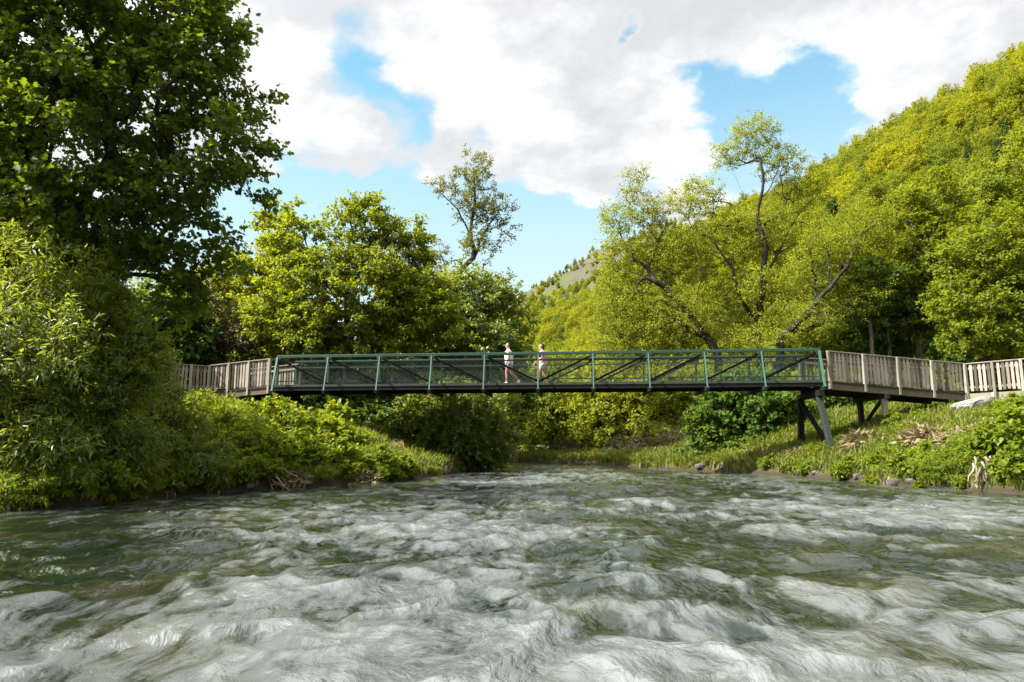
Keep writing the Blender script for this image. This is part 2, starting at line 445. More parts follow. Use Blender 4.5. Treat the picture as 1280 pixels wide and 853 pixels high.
# ------------------------------------------------------------------ one tree: limbs reach every leaf clump of the crown
def grow(seed, trunk, lobes, n_clumps, clump_r, leaves_per, leaf, kind, mat_leaf, mat_bark, r0=.25, limbs=(),
         layer=.6, droop=.0, up=.55, twigs=5, inner=.35, twig_r=.006, seg=.7, size_var=.35, tint_var=.35):
    """returns (crown mesh, trunk mesh). trunk / limbs are polylines; lobes are (centre, (rx, ry, rz), weight)"""
    rng = np.random.default_rng(seed)
    pos, par = [], []
    def poly(pts, start=-1):
        pts = np.asarray(pts, float); last = start
        for i in range(len(pts)):
            if i == 0:
                if start < 0: pos.append(pts[0]); par.append(-1); last = len(pos) - 1
                else:
                    a = np.array(pos[start])
                    if np.linalg.norm(pts[0] - a) > .3: pos.append(pts[0]); par.append(last); last = len(pos) - 1
                continue
            L = np.linalg.norm(pts[i] - pts[i - 1]); n = max(1, int(round(L / seg)))
            for k in range(1, n + 1):
                p = pts[i - 1] + (pts[i] - pts[i - 1]) * k / n
                if k < n: p = p + rng.normal(0, .04 * min(1, L), 3)
                pos.append(p); par.append(last); last = len(pos) - 1
    poly(trunk)
    for lb in limbs:
        a = np.asarray(lb[0], float)
        d = np.linalg.norm(np.array(pos) - a, axis=1)
        poly(lb, int(np.argmin(d)))
    # clump centres inside the lobes, more of them towards the surface
    w = np.array([l[2] * l[1][0] * l[1][1] * l[1][2] if len(l) > 2 else l[1][0] * l[1][1] * l[1][2] for l in lobes]); w = w ** .75; w /= w.sum()
    C = []
    tries = 0
    mind = clump_r * .75
    while len(C) < n_clumps and tries < n_clumps * 30:
        tries += 1
        l = lobes[rng.choice(len(lobes), p=w)]
        v = unit(rng.normal(size=3)); r = (inner + (1 - inner) * rng.random()) ** .6
        r *= 1 + .10 * rng.normal()
        p = np.asarray(l[0]) + v * r * np.asarray(l[1])
        if C and np.min(np.linalg.norm(np.array(C) - p, axis=1)) < mind * (1 if tries < n_clumps * 12 else .6): continue
        C.append(p)
    C = np.array(C)
    base = np.array(pos[len(pos) // 3])
    order = np.argsort(np.linalg.norm(C - base, axis=1))
    tips = []; tipdir = []
    n_seedpts = len(pos)
    buf = np.zeros((60000, 3)); bdir = np.zeros((60000, 3)); plen = np.zeros(60000)
    for i in range(len(pos)):
        buf[i] = pos[i]
        if par[i] >= 0:
            bdir[i] = unit(buf[i] - buf[par[i]]); plen[i] = plen[par[i]] + np.linalg.norm(buf[i] - buf[par[i]])
        else: bdir[i] = (0, 0, 1)
    N = len(pos)
    low = max(2, int(n_seedpts * .12))
    for ci in order:
        c = C[ci]
        dv = c - buf[low:N]; dist = np.linalg.norm(dv, axis=1) + 1e-6
        cosang = np.sum(dv * bdir[low:N], axis=1) / dist
        cost = dist * (1.35 - .35 * cosang) + .12 * plen[low:N] + .8 * np.maximum(0, buf[low:N, 2] - c[2] - .3)
        j = int(np.argmin(cost)) + low
        a = buf[j].copy(); L = dist[j - low]
        n = max(1, int(math.ceil(L / seg)))
        ctrl = a + unit(bdir[j] * .6 + unit(c - a) * .7 + np.array([0, 0, up * .5])) * L * .5
        last = j
        for k in range(1, n + 1):
            t = k / n
            p = (1 - t) ** 2 * a + 2 * t * (1 - t) * ctrl + t * t * c
            if k < n: p = p + rng.normal(0, .05 * min(1.5, L) * .6, 3)
            buf[N] = p; par.append(last); bdir[N] = unit(p - buf[last]); plen[N] = plen[last] + np.linalg.norm(p - buf[last])
            last = N; N += 1
        tips.append(last); tipdir.append(bdir[last])
    tips = np.array(tips); tipdir = np.array(tipdir)
    # twigs and leaves of every clump
    ctr = np.mean([np.asarray(l[0]) for l in lobes], axis=0)
    K = len(tips); T = twigs
    tc = np.repeat(buf[tips], T, axis=0)
    outw = unit(buf[tips] - ctr)
    td = rng.normal(size=(K * T, 3)) * .9 + np.repeat(tipdir * .5 + outw * .5, T, axis=0)
    td[:, 2] = td[:, 2] * layer + up * .35 - droop * .5
    td = unit(td)
    tl = clump_r * rng.uniform(.7, 1.35, K * T)
    n_leaf = max(1, leaves_per // T)
    idx = np.repeat(np.arange(K * T), n_leaf)
    u = rng.random(len(idx)) ** .8
    sag = droop * (u * tl[idx]) ** 2 / max(clump_r, .1)
    lp = tc[idx] + td[idx] * (u * tl[idx])[:, None] + rng.normal(0, clump_r * .16, (len(idx), 3)) * np.array([1, 1, .55 + .4 * (1 - layer)])
    lp[:, 2] -= sag
    rnd = unit(rng.normal(size=(len(idx), 3)))
    ax = unit(td[idx] * .8 + rnd * .9 + np.array([0, 0, -.35 - droop]))
    nm = unit(rng.normal(size=(len(idx), 3)) * .55 + np.array([0, 0, 1.0]) + np.repeat(outw, T, axis=0)[idx] * .45)
    sz = leaf * rng.uniform(1 - size_var, 1 + size_var, len(idx))
    cl = rng.random(K)
    lv = np.clip(np.repeat(np.repeat(cl, T), n_leaf) * tint_var + rng.random(len(idx)) * (1 - tint_var) * .9 + .1 * u, 0, 1)
    crown = leaves_mesh('crown', lp, ax, nm, sz, lv, kind, mat_leaf)
    # branch radii by the pipe rule
    par = np.array(par[:N])
    acc = np.zeros(N); ex = 2.3
    rt = twig_r * 1.6
    isleaf = np.ones(N, bool); isleaf[par[par >= 0]] = False
    acc[isleaf] = rt ** ex
    for i in range(N - 1, 0, -1):
        if par[i] >= 0: acc[par[i]] += acc[i]
    rad = acc ** (1 / ex)
    rmax = rad[0]
    if rmax > rt: rad = rt + (rad - rt) * (r0 - rt) / (rmax - rt)
    ii = np.arange(N)[par >= 0]
    p, q = buf[par[ii]], buf[ii]
    rq = rad[ii]; rp = np.minimum(rad[par[ii]], rq * 1.5 + .004)
    big = rq > .06
    parts = []; off = 0; VV = []; FF = []
    for msk, n in ((big, 9), (~big, 5)):
        if msk.any():
            v, f = frusta(p[msk], q[msk], rp[msk], rq[msk], n)
            VV.append(v); FF.append(f + off); off += len(v)
    # root flare
    g = buf[0]; v, f = frusta(np.array([g - [0, 0, .5]]), np.array([g + [0, 0, .25]]), np.array([rad[0] * 1.5]), np.array([rad[0]]), 9)
    VV.append(v); FF.append(f + off); off += len(v)
    if twig_r > 0:
        e = tc + td * tl[:, None]; e[:, 2] -= droop * tl ** 2 / max(clump_r, .1)
        v, f = frusta(tc, e, np.full(len(tc), twig_r), np.full(len(tc), twig_r * .4), 3)
        VV.append(v); FF.append(f + off); off += len(v)
    trunkm = np_mesh('trunk', np.concatenate(VV), FF, mat_bark, np.full(off, .5), smooth=True)
    return crown, trunkm

def plant(name, label, cat, meshes, loc=(0, 0, 0), group=None, stem='trunk', foliage='crown', rz=0, sc=1):
    """a tree or shrub: an Empty at its foot with crown and trunk as parts (meshes are in world space relative to loc)"""
    r = empty(name, loc, rz); r.scale = (sc, sc, sc)
    tag(r, label, cat, group)
    link_mesh(foliage, meshes[0], r); link_mesh(stem, meshes[1], r)
    return r

def shift(me, off):
    me.transform(Matrix.Translation(Vector([-float(c) for c in off])))

def lobe(px, py, Y, rx, ry, w=1.0, ryd=None):
    """an ellipsoid of the crown from its place in the photograph and its distance"""
    c = P(px, py, Y)
    s = Y / FPX
    d = ryd if ryd is not None else .85 * (rx + ry) / 2
    return (c, (rx * s, d * s, ry * s * 1.02), w)

def tree(name, label, cat, seed, foot, lobes, trunk=None, limbs=(), group=None, stem='trunk', foliage='crown', **kw):
    """foot (x, y) on the ground; trunk polyline in world coordinates (foot is added)"""
    fx, fy = foot; fz = H(fx, fy)
    pts = [np.array([fx, fy, fz])] + [np.asarray(p, float) for p in (trunk or [])]
    if not trunk:
        c = np.mean([l[0] for l in lobes], axis=0)
        top = max(l[0][2] + .5 * l[1][2] for l in lobes)
        rr = np.random.default_rng(seed + 5)
        hz = np.linspace(0, 1, 6)[1:]
        for t in hz:
            pts.append(np.array([fx + (c[0] - fx) * t ** 1.5 + rr.normal(0, .12), fy + (c[1] - fy) * t ** 1.5 + rr.normal(0, .12), fz + (top - fz) * t]))
    ms = grow(seed, pts, lobes, limbs=limbs, **kw)
    for m in ms: shift(m, (fx, fy, fz))
    return plant(name, label, cat, ms, (fx, fy, fz), group, stem, foliage)
# ------------------------------------------------------------------ camera, light, sky
cam = bpy.data.cameras.new('camera'); cam.lens = FPX / 1280 * 36; cam.sensor_width = 36; cam.clip_start = .05; cam.clip_end = 6000
co = bpy.data.objects.new('camera', cam); COL.objects.link(co)
co.location = (0, 0, CAM_Z); co.rotation_euler = (PI / 2 + PITCH, 0, 0)
SC.camera = co

SUN_DIR = unit(np.array([-.68, -.13, .72]))      # towards the sun: upper left, a little ahead of the camera
SUN_EL = math.asin(SUN_DIR[2]); SUN_AZ = math.atan2(SUN_DIR[0], SUN_DIR[1])
sl = bpy.data.lights.new('sun', 'SUN'); sl.energy = 5.0; sl.angle = math.radians(.5); sl.color = (1.0, .955, .86)
so = bpy.data.objects.new('sun', sl); COL.objects.link(so)
so.rotation_euler = Vector(-SUN_DIR).to_track_quat('-Z', 'Y').to_euler()

def make_world():
    w = bpy.data.worlds.new('World'); SC.world = w; w.use_nodes = True
    t = NT(w)
    sky = t.new('ShaderNodeTexSky', sky_type='NISHITA'); sky.sun_disc = False
    sky.sun_elevation = SUN_EL; sky.sun_rotation = SUN_AZ
    sky.air_density = 1.0; sky.dust_density = .6; sky.ozone_density = 2.0
    d = t.new('ShaderNodeTexCoord').outputs['Generated']
    s = t.new('ShaderNodeSeparateXYZ'); t.put(s.inputs[0], d)
    # cloud deck coordinates: the layer is seen in perspective, finer towards the horizon
    den = t.math('ADD', t.math('MAXIMUM', s.outputs['Z'], 0.0), .22)
    u = t.math('DIVIDE', s.outputs['X'], den); v = t.math('DIVIDE', s.outputs['Y'], den)
    cb = t.new('ShaderNodeCombineXYZ'); t.put(cb.inputs[0], u); t.put(cb.inputs[1], v)
    uv = cb.outputs[0]
    big = t.noise(uv, 1.3, 3, .5)
    fine = t.noise(t.mapping(uv, (1, 1, 1), (3.1, 1.7, .4)), 3.4, 9, .60, .2)
    wisp = t.noise(t.mapping(uv, (1, 1, 1), (1.1, 5.7, 2.4)), 9, 8, .62, .2)
    dens = t.math('ADD', t.math('MULTIPLY', t.math('SUBTRACT', big, .5), .5), 0.74)
    dens = t.math('ADD', dens, t.math('MULTIPLY', t.math('SUBTRACT', fine, .5), 1.9))
    dens = t.math('ADD', dens, t.math('MULTIPLY', t.math('SUBTRACT', wisp, .5), .5))
    wn = t.noise(t.mapping(uv, (1, 1, 1), (4.4, 8.1, 1.0)), 2.4, 7, .56, .1, out=1)
    dw = t.vmath('NORMALIZE', t.vmath('ADD', t.vmath('NORMALIZE', d), t.vmath('SCALE', t.vmath('SUBTRACT', wn, (.5, .5, .5)), scale=.26)))
    def blob(px, py, r, k):
        c = unit(P(px, py, 10) - np.array([0, 0, CAM_Z])); e = unit(P(px + r, py, 10) - np.array([0, 0, CAM_Z]))
        ca = float(np.dot(c, e))
        dt = t.vmath('DOT_PRODUCT', dw, tuple(float(x) for x in c))
        return t.ramp(dt, 1 - (1 - ca) * 2.5, 1 - (1 - ca) * .05, 0, k)
    gaps = [(476, 55, 34, .46), (446, 108, 40, .46), (488, 148, 28, .45), (420, 205, 30, .25), (594, 158, 26, .42), (801, 26, 13, .42), (795, 42, 13, .42), (788, 58, 11, .36), (888, 112, 30, .45),
            (866, 160, 30, .4), (930, 150, 44, .45), (985, 132, 32, .42), (1022, 130, 32, .45), (1046, 168, 44, .5), (945, 190, 50, .42), (800, 236, 30, .3),
            (330, 300, 80, .8), (400, 296, 64, .75), (470, 290, 50, .65), (560, 290, 56, .75), (640, 240, 46, .75), (690, 275, 56, .8), (600, 330, 130, 1.0),
            (450, 340, 130, .9), (740, 320, 80, .8), (300, 380, 120, .7)]
    adds = [(860, 185, 30, .3), (790, 175, 62, .5), (735, 200, 40, .35), (860, 40, 90, .45), (640, 130, 90, .5), (560, 50, 70, .4), (340, 110, 90, .4), (450, 180, 42, .5), (400, 185, 36, .35), (525, 210, 34, .5), (575, 185, 30, .35), (1130, 130, 60, .4), (1180, 60, 160, .4), (940, 60, 60, .4), (684, 322, 14, .30), (452, 216, 14, .4), (655, 232, 14, .3)]
    for g in gaps: dens = t.math('SUBTRACT', dens, blob(*g))
    for g in adds: dens = t.math('ADD', dens, blob(*g))
    mask = t.ramp(dens, .16, .90)
    # grey bellies and bright tops
    sh = t.noise(t.mapping(uv, (1, 1, 1), (7.1, 2.2, 0)), 2.3, 8, .6)
    shade = t.math('ADD', t.ramp(sh, .38, .60), 0.0)
    thin = t.ramp(dens, .75, 1.35)
    shade = t.math('MAXIMUM', shade, t.math('MULTIPLY', t.math('SUBTRACT', 1.0, thin), .2))
    cloud = t.mix(shade, (4.3, 4.38, 4.5), (6.6, 6.6, 6.6))
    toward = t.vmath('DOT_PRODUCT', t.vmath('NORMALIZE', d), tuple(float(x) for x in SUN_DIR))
    fill_glow = t.ramp(toward, .45, 1.0, 1.0, 4.6)               # clouds brightened towards the sun, pushed up to add fill under the trees
    cloud = t.vmath('SCALE', cloud, scale=fill_glow)
    skyc = t.mix(1.0, sky.outputs[0], (1.05, 1.85, 1.6), 'MULTIPLY')
    veil = t.ramp(s.outputs['Z'], .12, .64, .94, .0)
    skyc = t.mix(veil, skyc, (4.7, 5.6, 6.0))
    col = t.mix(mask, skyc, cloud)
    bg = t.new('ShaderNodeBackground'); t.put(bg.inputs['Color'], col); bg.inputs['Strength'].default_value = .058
    o = t.new('ShaderNodeOutputWorld'); t.l.new(bg.outputs[0], o.inputs[0])
make_world()
SC.view_settings.view_transform = 'Standard'; SC.view_settings.look = 'None'; SC.view_settings.gamma = 1; SC.view_settings.exposure = 1.6
SC.view_settings.use_curve_mapping = False
SC.render.engine = 'CYCLES'
cy = SC.cycles
cy.use_denoising = True; cy.max_bounces = 8; cy.diffuse_bounces = 5; cy.glossy_bounces = 3; cy.transmission_bounces = 5; cy.transparent_max_bounces = 8
cy.caustics_reflective = False; cy.caustics_refractive = False; cy.sample_clamp_indirect = 6

# ------------------------------------------------------------------ ground and hillside: one sheet to the horizon
def graded(lo, hi, fine_lo, fine_hi, step, growth=1.09):
    mid = list(np.arange(fine_lo, fine_hi + 1e-6, step))
    s = step; a = fine_lo; left = []
    while a > lo: s = min(s * growth, 60); a -= s; left.append(a)
    s = step; a = fine_hi; right = []
    while a < hi: s = min(s * growth, 60); a += s; right.append(a)
    return np.array(left[::-1] + mid + right)

def grid_mesh(name, X, Y, Z, mat, smooth=True, attr=None):
    ny, nx = X.shape
    V = np.stack([X, Y, Z], -1).reshape(-1, 3)
    i = np.arange(ny * nx).reshape(ny, nx)
    F = np.stack([i[:-1, :-1], i[:-1, 1:], i[1:, 1:], i[1:, :-1]], -1).reshape(-1, 4)
    return np_mesh(name, V, [F], mat, attr, smooth=smooth)

xs = graded(-1600, 1800, -20, 26, .32, 1.07); ys = graded(-500, 2600, 4, 58, .34, 1.05)
GX, GY = np.meshgrid(xs, ys)
GZ = height(GX, GY)
g = link_mesh('ground', grid_mesh('ground', GX, GY, GZ, M['ground']))
tag(g, 'earth bank and wooded hillside beside the river', kind='structure')

# ------------------------------------------------------------------ river
def water_mat():
    m, t = new_mat('river_water')
    co = t.new('ShaderNodeTexCoord').outputs['Object']
    foam_sheen_v = t.attr()
    # ripples drawn out along the current
    warp = t.noise(co, .7, 3, .5, out=1)
    wv = t.vmath('ADD', co, t.vmath('SCALE', t.vmath('SUBTRACT', warp, (.5, .5, .5)), scale=.95))
    r1 = t.noise(t.mapping(wv, (1, .42, 1)), 5.5, 5, .58, .15)
    r2 = t.noise(t.mapping(wv, (1, .30, 1)), 17, 4, .55, .2)
    hgt = t.math('ADD', t.math('MULTIPLY', r1, .9), t.math('MULTIPLY', r2, .16))
    bmp = t.bump(hgt, .85, .075)
    # aerated streaks along the current, whitened further to paint in reflected sky
    s1 = t.noise(t.mapping(wv, (1, .36, 1)), 3.3, 7, .62, .15)
    wv2 = t.vmath('ADD', co, t.vmath('SCALE', t.vmath('SUBTRACT', warp, (.5, .5, .5)), scale=.45))
    s2 = t.noise(t.mapping(wv2, (1, .15, 1), rot=(0, 0, .12)), 10, 5, .62, .1)
    f = t.math('ADD', t.math('MULTIPLY', s1, .86), t.math('MULTIPLY', s2, .44))
    f = t.math('ADD', f, t.math('MULTIPLY', foam_sheen_v, .42))
    foam = t.math('ADD', t.ramp(f, .56, .76, 0, .20), t.ramp(f, .78, 1.04, 0, .20))
    deep = t.mix(t.ramp(t.noise(co, .6, 3), .45, .7), (.004, .009, .004), (.022, .022, .007))
    col = t.mix(foam, deep, (.37, .395, .40))
    rough = t.mix(foam, (.05, .05, .05), (.13, .13, .13))
    b = t.bsdf(col, rough, bmp, spec=.5, ior=1.82)
    t.out(b)
    return m
M['water'] = water_mat()

wx = graded(-62, 40, -13, 14.5, .05, 1.12)
wy = [1.0]
while wy[-1] < 66: wy.append(wy[-1] + .014 + .0045 * max(wy[-1], 0))
back = [1.0]
while back[-1] > -50: back.append(back[-1] - .04 - .12 * (1.0 - back[-1]))
wy = np.array(back[:0:-1] + wy)
WX, WY = np.meshgrid(wx, wy)
def water_height(x, y):
    d = -river_dist(x[::4, ::4], y[::4, ::4])
    # distance to the bank on the coarse grid, interpolated
    iy = np.arange(x.shape[0]) / 4.0; ix = np.arange(x.shape[1]) / 4.0
    i0 = np.clip(iy.astype(int), 0, d.shape[0] - 1); i1 = np.clip(i0 + 1, 0, d.shape[0] - 1)
    j0 = np.clip(ix.astype(int), 0, d.shape[1] - 1); j1 = np.clip(j0 + 1, 0, d.shape[1] - 1)
    fy = (iy - i0)[:, None]; fx = (ix - j0)[None, :]
    d = (d[i0][:, j0] * (1 - fx) + d[i0][:, j1] * fx) * (1 - fy) + (d[i1][:, j0] * (1 - fx) + d[i1][:, j1] * fx) * fy
    calm = .25 + .75 * sstep(0, 3.5, d)
    wx_ = x + .35 * fbm(x * .8, y * .8, 41, 2); wy_ = y + .35 * fbm(x * .8, y * .8, 42, 2)
    hump = fbm(wx_ * .55, wy_ * .42, 31, 2)                       # boils and standing waves
    r = np.clip(1 - np.abs(fbm(wx_ * .95, wy_ * .7, 33, 3)), 0, 1) ** 2.5   # sharper crests
    chop = fbm(wx_ * 2.6, wy_ * 1.5, 35, 3)
    fine = fbm(wx_ * 7.5, wy_ * 3.2, 37, 3)
    z = calm * (.080 * hump + .050 * (r - .5) + .028 * chop + .011 * fine + .005 * fbm(wx_ * 16, wy_ * 7, 38, 2))
    foam = np.clip(.55 * (r - .45) + .5 * hump * .5 + .5 * fbm(x * .25, y * .2, 39, 3) - .32 * sstep(-1.5, -5.5, x) * sstep(17, 9, y) - .14 * sstep(3, 6, x) * sstep(14, 7, y) + .10 * np.exp(-((x + .5) / 3.0) ** 2), -.7, .8) * calm  # bubbles plus painted reflection: silver midstream, darker where trees mirror at left
    return z, foam
WZ, WF = water_height(WX, WY)
wat = link_mesh('river', grid_mesh('river', WX, WY, WZ, M['water'], True, WF.ravel()))
tag(wat, 'fast silver green river running under the footbridge', kind='structure')
# ------------------------------------------------------------------ footbridge
BL = P(346, 481, 30.0); BR = P(1026, 478, 27.8)
BZ = float(P(680, 479, 28.9)[2])                 # walking level
BU = unit(np.array([BR[0] - BL[0], BR[1] - BL[1], 0.0])); BN = np.array([-BU[1], BU[0], 0.0])   # along, and away from the camera
BLEN = float(np.hypot(BR[0] - BL[0], BR[1] - BL[1])); BW = 2.0; NB = 10; BH = 1.27
B0 = np.array([BL[0], BL[1], BZ])
def bp(s, o, z): return B0 + BU * s + BN * o + np.array([0, 0, z])
Z3 = np.array([0, 0, 1.0])

def build_bridge():
    root = empty('footbridge', tuple(B0))
    tag(root, 'long green steel truss footbridge with wire netting spanning the river', 'footbridge')
    def mk(mb, name, mat, **k): return mb.build(name, mat, root, tuple(-B0), **k)
    bay = BLEN / NB
    for side in (0, 1):
        o = 0 if side == 0 else BW; out = -1 if side == 0 else 1
        m = MB(); m.bar(bp(-.05, o, BH), bp(BLEN + .05, o, BH), .115, .125); mk(m, 'top_chord', M['green'], bevel=.012)
        m = MB(); m.bar(bp(-.1, o, -.135), bp(BLEN + .1, o, -.135), .11, .24); mk(m, 'bottom_chord', M['steel_dark'], bevel=.01)
        m = MB(); m.bar(bp(-.1, o + out * .068, -.035), bp(BLEN + .1, o + out * .068, -.035), .022, .10); mk(m, 'lit_edge_strip', M['lit_edge_steel'])  # pale strip added to paint the lit upper edge of the chord
        m = MB(); m.bar(bp(0, o - out * .09, .18), bp(BLEN, o - out * .09, .18), .04, .04); m.bar(bp(0, o - out * .09, 1.0), bp(BLEN, o - out * .09, 1.0), .045, .06); mk(m, 'inner_rail', M['green_dark'])
        for i in range(NB + 1):
            s = i * bay
            m = MB(); w = .09 if i in (0, NB) else .06
            m.bar(bp(s, o, .01), bp(s, o, BH - .062), w, w, BU); mk(m, 'post', M['green'])
            m = MB(); w = .085 if i in (0, NB) else .055
            m.bar(bp(s, o + out * .47, -.30), bp(s, o + out * .065, BH - .05), w, w * .9, BU)
            m.box(bp(s, o + out * .45, -.285), (.16, .16, .02))
            mk(m, 'outrigger_strut', M['green_lit'])
        for i in range(NB + 1):
            m = MB(); m.box(bp(i * bay, o + out * .062, BH - .115), (.26, .012, .13), np.array([BU, BN, Z3])); mk(m, 'gusset_plate', M['green_dark'])
        for i in range(NB):
            a, b = (i, i + 1) if i < NB // 2 else (i + 1, i)
            m = MB(); m.bar(bp(a * bay, o + out * .035, BH - .09), bp(b * bay, o + out * .035, .05), .08, .06, BN); mk(m, 'diagonal_brace', M['black_steel'])
            # chain link netting: two families of thin wires clipped to the bay
            x0, x1, z0, z1 = i * bay + .04, (i + 1) * bay - .04, .03, 1.16
            st = .062; segs = []
            for sg in (1, -1):
                for k in np.arange(-2.5, 4.5, st * 1.414):
                    if sg == 1: xa, xb = x0 + k, x0 + k + (z1 - z0)
                    else: xa, xb = x0 + k + (z1 - z0), x0 + k
                    t0, t1 = 0.0, 1.0; dx = xb - xa
                    for lim, s_ in ((x0, 1), (x1, -1)):
                        t = (lim - xa) / dx
                        if (dx > 0) == (s_ == 1): t0 = max(t0, t)
                        else: t1 = min(t1, t)
                    if t1 - t0 > .02: segs.append((xa + dx * t0, z0 + (z1 - z0) * t0, xa + dx * t1, z0 + (z1 - z0) * t1))
            segs = np.array(segs); oo = o - out * .06
            p = np.array([bp(a_, oo, b_) for a_, b_, _, _ in segs]); q = np.array([bp(a_, oo, b_) for _, _, a_, b_ in segs])
            v, f = frusta(p, q, np.full(len(p), .0025), np.full(len(p), .0025), 4)
            link_mesh('wire_netting', np_mesh('wire_netting', v - B0, [f], M['wire'], np.full(len(v), .5)), root)
    m = MB(); rr = random.Random(4)
    n = int(BLEN / .15)
    for i in range(n):
        s = (i + .5) * BLEN / n
        m.box(bp(s, BW / 2, -.03), (BLEN / n - .008, BW - .13, .045), np.array([BU, BN, Z3]), rr.random())
    mk(m, 'deck', M['deck_wood'])
    for i in range(NB + 1):
        s = i * bay; m = MB(); m.bar(bp(s, -.52, -.345), bp(s, BW + .52, -.345), .10, .13); mk(m, 'floor_beam', M['steel_dark'])
    for s in (.15, BLEN - .12):
        def foot(o, dx=0):
            b = bp(s + dx, o, 0); return np.array([b[0], b[1], H(b[0], b[1]) - .4])
        m = MB(); m.bar(bp(s, -.35, -.53), bp(s, BW + .35, -.53), .24, .24); mk(m, 'bent_cap', M['steel_dark'], bevel=.01)
        m = MB(); m.bar(bp(s, .0, -.62), foot(-.75, .18), .21, .21, BU); mk(m, 'pier_leg', M['steel_grey'], bevel=.015)
        m = MB(); m.bar(bp(s - .1, BW, -.62), foot(BW + .35, -.1), .23, .23, BU); mk(m, 'pier_leg', M['steel_dark'], bevel=.015)
        m = MB(); m.bar(bp(s - .2, BW - .2, -.66), foot(.2, .55), .15, .15, BU); mk(m, 'pier_brace', M['steel_dark'])
    return root
bridge = build_bridge()

# ------------------------------------------------------------------ timber ramps and fences
def fence_run(root, base, p0, p1, hgt, side, nbay, pick=.098, gap=.076, post_h=.02, seed=0, first_post=True, lowgap=.04, wide_gap_rails=True, drop=.0):
    """pickets, rails, cap and posts from p0 to p1 (points at walking level); side: unit vector pointing outwards"""
    p0, p1 = np.asarray(p0, float), np.asarray(p1, float); rr = random.Random(seed)
    L = np.linalg.norm(p1 - p0); u = (p1 - p0) / L; side = np.asarray(side, float)
    uh = unit(np.array([u[0], u[1], 0])); nh = np.array([-uh[1], uh[0], 0])
    mk = lambda mb, name, mat, **k: mb.build(name, mat, root, tuple(-np.asarray(base)), **k)
    m = MB(); m.bar(p0 + Z3 * (hgt + .02) + side * .0, p1 + Z3 * (hgt + .02) + side * .0, .16, .045); mk(m, 'handrail', M['rail_wood'], bevel=.006)
    for i in range(nbay + 1):
        if i == 0 and not first_post: continue
        p = p0 + u * (L * i / nbay)
        m = MB(); m.bar(p + side * .085 - Z3 * (.34 + drop), p + side * .085 + Z3 * (hgt - .005 + post_h), .13, .10, uh, rr.random()); mk(m, 'fence_post', M['post_wood'], bevel=.006)
    for i in range(nbay):
        a = p0 + u * (L * i / nbay); b = p0 + u * (L * (i + 1) / nbay)
        for z in (.20, hgt - .19):
            m = MB(); m.bar(a + Z3 * z - side * .022, b + Z3 * z - side * .022, .04, .10); mk(m, 'fence_rail', M['rail_wood'])
        m = MB(); lb = L / nbay; n = int(round((lb - .14) / (pick + gap)))
        for k in range(n):
            c = a + u * (.10 + (k + .5) * (lb - .18) / n)
            h0 = lowgap + rr.uniform(-.02, .02); h1 = hgt - .01
            A = np.array([uh, nh, Z3]) ; tl = rr.uniform(-.012, .012)
            A2 = np.array([uh * math.cos(tl) + Z3 * math.sin(tl), nh, Z3 * math.cos(tl) - uh * math.sin(tl)])
            m.box(c + side * .015 + Z3 * (h0 + h1) / 2, (pick + rr.uniform(-.006, .006), .028, h1 - h0), A2, rr.random())
        mk(m, 'picket_panel', M['picket'], bevel=.003)

def ramp(label, s0, end, hgt, nbay, trestles, seed):
    """sloping timber walkway from the end of the bridge (station s0) to the point end on the bank"""
    a0 = bp(s0, 0, 0); e = np.asarray(end, float)
    root = empty('access_ramp', tuple(a0)); tag(root, label, 'ramp')
    u = unit(e - a0); uh = unit(np.array([u[0], u[1], 0])); nh = np.array([-uh[1], uh[0], 0])
    if nh[1] < 0: nh = -nh
    mk = lambda mb, name, mat, **k: mb.build(name, mat, root, tuple(-a0), **k)
    L = np.linalg.norm(e - a0); rr = random.Random(seed)
    m = MB(); n = int(L / .15)
    for i in range(n):
        c = a0 + u * (L * (i + .5) / n) + nh * BW / 2 - Z3 * .025
        m.box(c, (L / n - .01, BW + .05, .045), np.array([uh if u @ uh > 0 else -uh, nh, Z3]), rr.random())
    mk(m, 'deck', M['deck_wood'])
    for o, mm in ((-.03, 'beam_wood'), (BW + .03, 'tar_wood'), (BW / 2, 'tar_wood')):
        m = MB(); m.bar(a0 + nh * o - Z3 * .21 + u * .12, e + nh * o - Z3 * .21, .09, .30); mk(m, 'beam', M[mm], bevel=.006)
    m = MB(); m.bar(a0 - nh * .10 - Z3 * .06 + u * .1, e - nh * .10 - Z3 * .06, .045, .07); mk(m, 'edge_board', M['tar_wood'])
    fence_run(root, a0, a0 + u * .18 , e, hgt, -nh, nbay, seed=seed)
    fence_run(root, a0, a0 + u * .18 + nh * BW, e + nh * BW, hgt, nh, nbay, seed=seed + 9)
    for f in trestles:
        c = a0 + u * L * f
        m = MB(); m.bar(c - nh * .15 - Z3 * .45, c + nh * (BW + .15) - Z3 * .45, .18, .18); mk(m, 'trestle_cap', M['tar_wood'])
        for o, mm in ((.12, 'post_wood'), (BW - .3, 'tar_wood')):
            b = c + nh * o; gz = H(b[0], b[1]) - .3
            m = MB(); m.bar(b - Z3 * .54, np.array([b[0], b[1], gz]), .19, .19, uh); mk(m, 'trestle_post', M[mm], bevel=.01)
        b0 = c + nh * .25; b1 = c + nh * (BW - .45)
        m = MB(); m.bar(b0 - Z3 * .56, np.array([b1[0], b1[1], H(b1[0], b1[1]) + .1]), .10, .12, uh); mk(m, 'trestle_brace', M['tar_wood'])
    return root, e, e + nh * BW, nh

RB = P(1207, 491, 28.6)
ramp_r, r_near, r_far, r_n = ramp('weathered grey picket ramp dropping right from the bridge end to the bank', BLEN + .16, RB, 1.20, 4, (.42,), 3)
LB = P(262, 489.5, 31.2)
ramp_l, l_near, l_far, l_n = ramp('brown picket ramp left of the bridge, half hidden by bushes', -.16, LB, 1.17, 3, (.5,), 5)

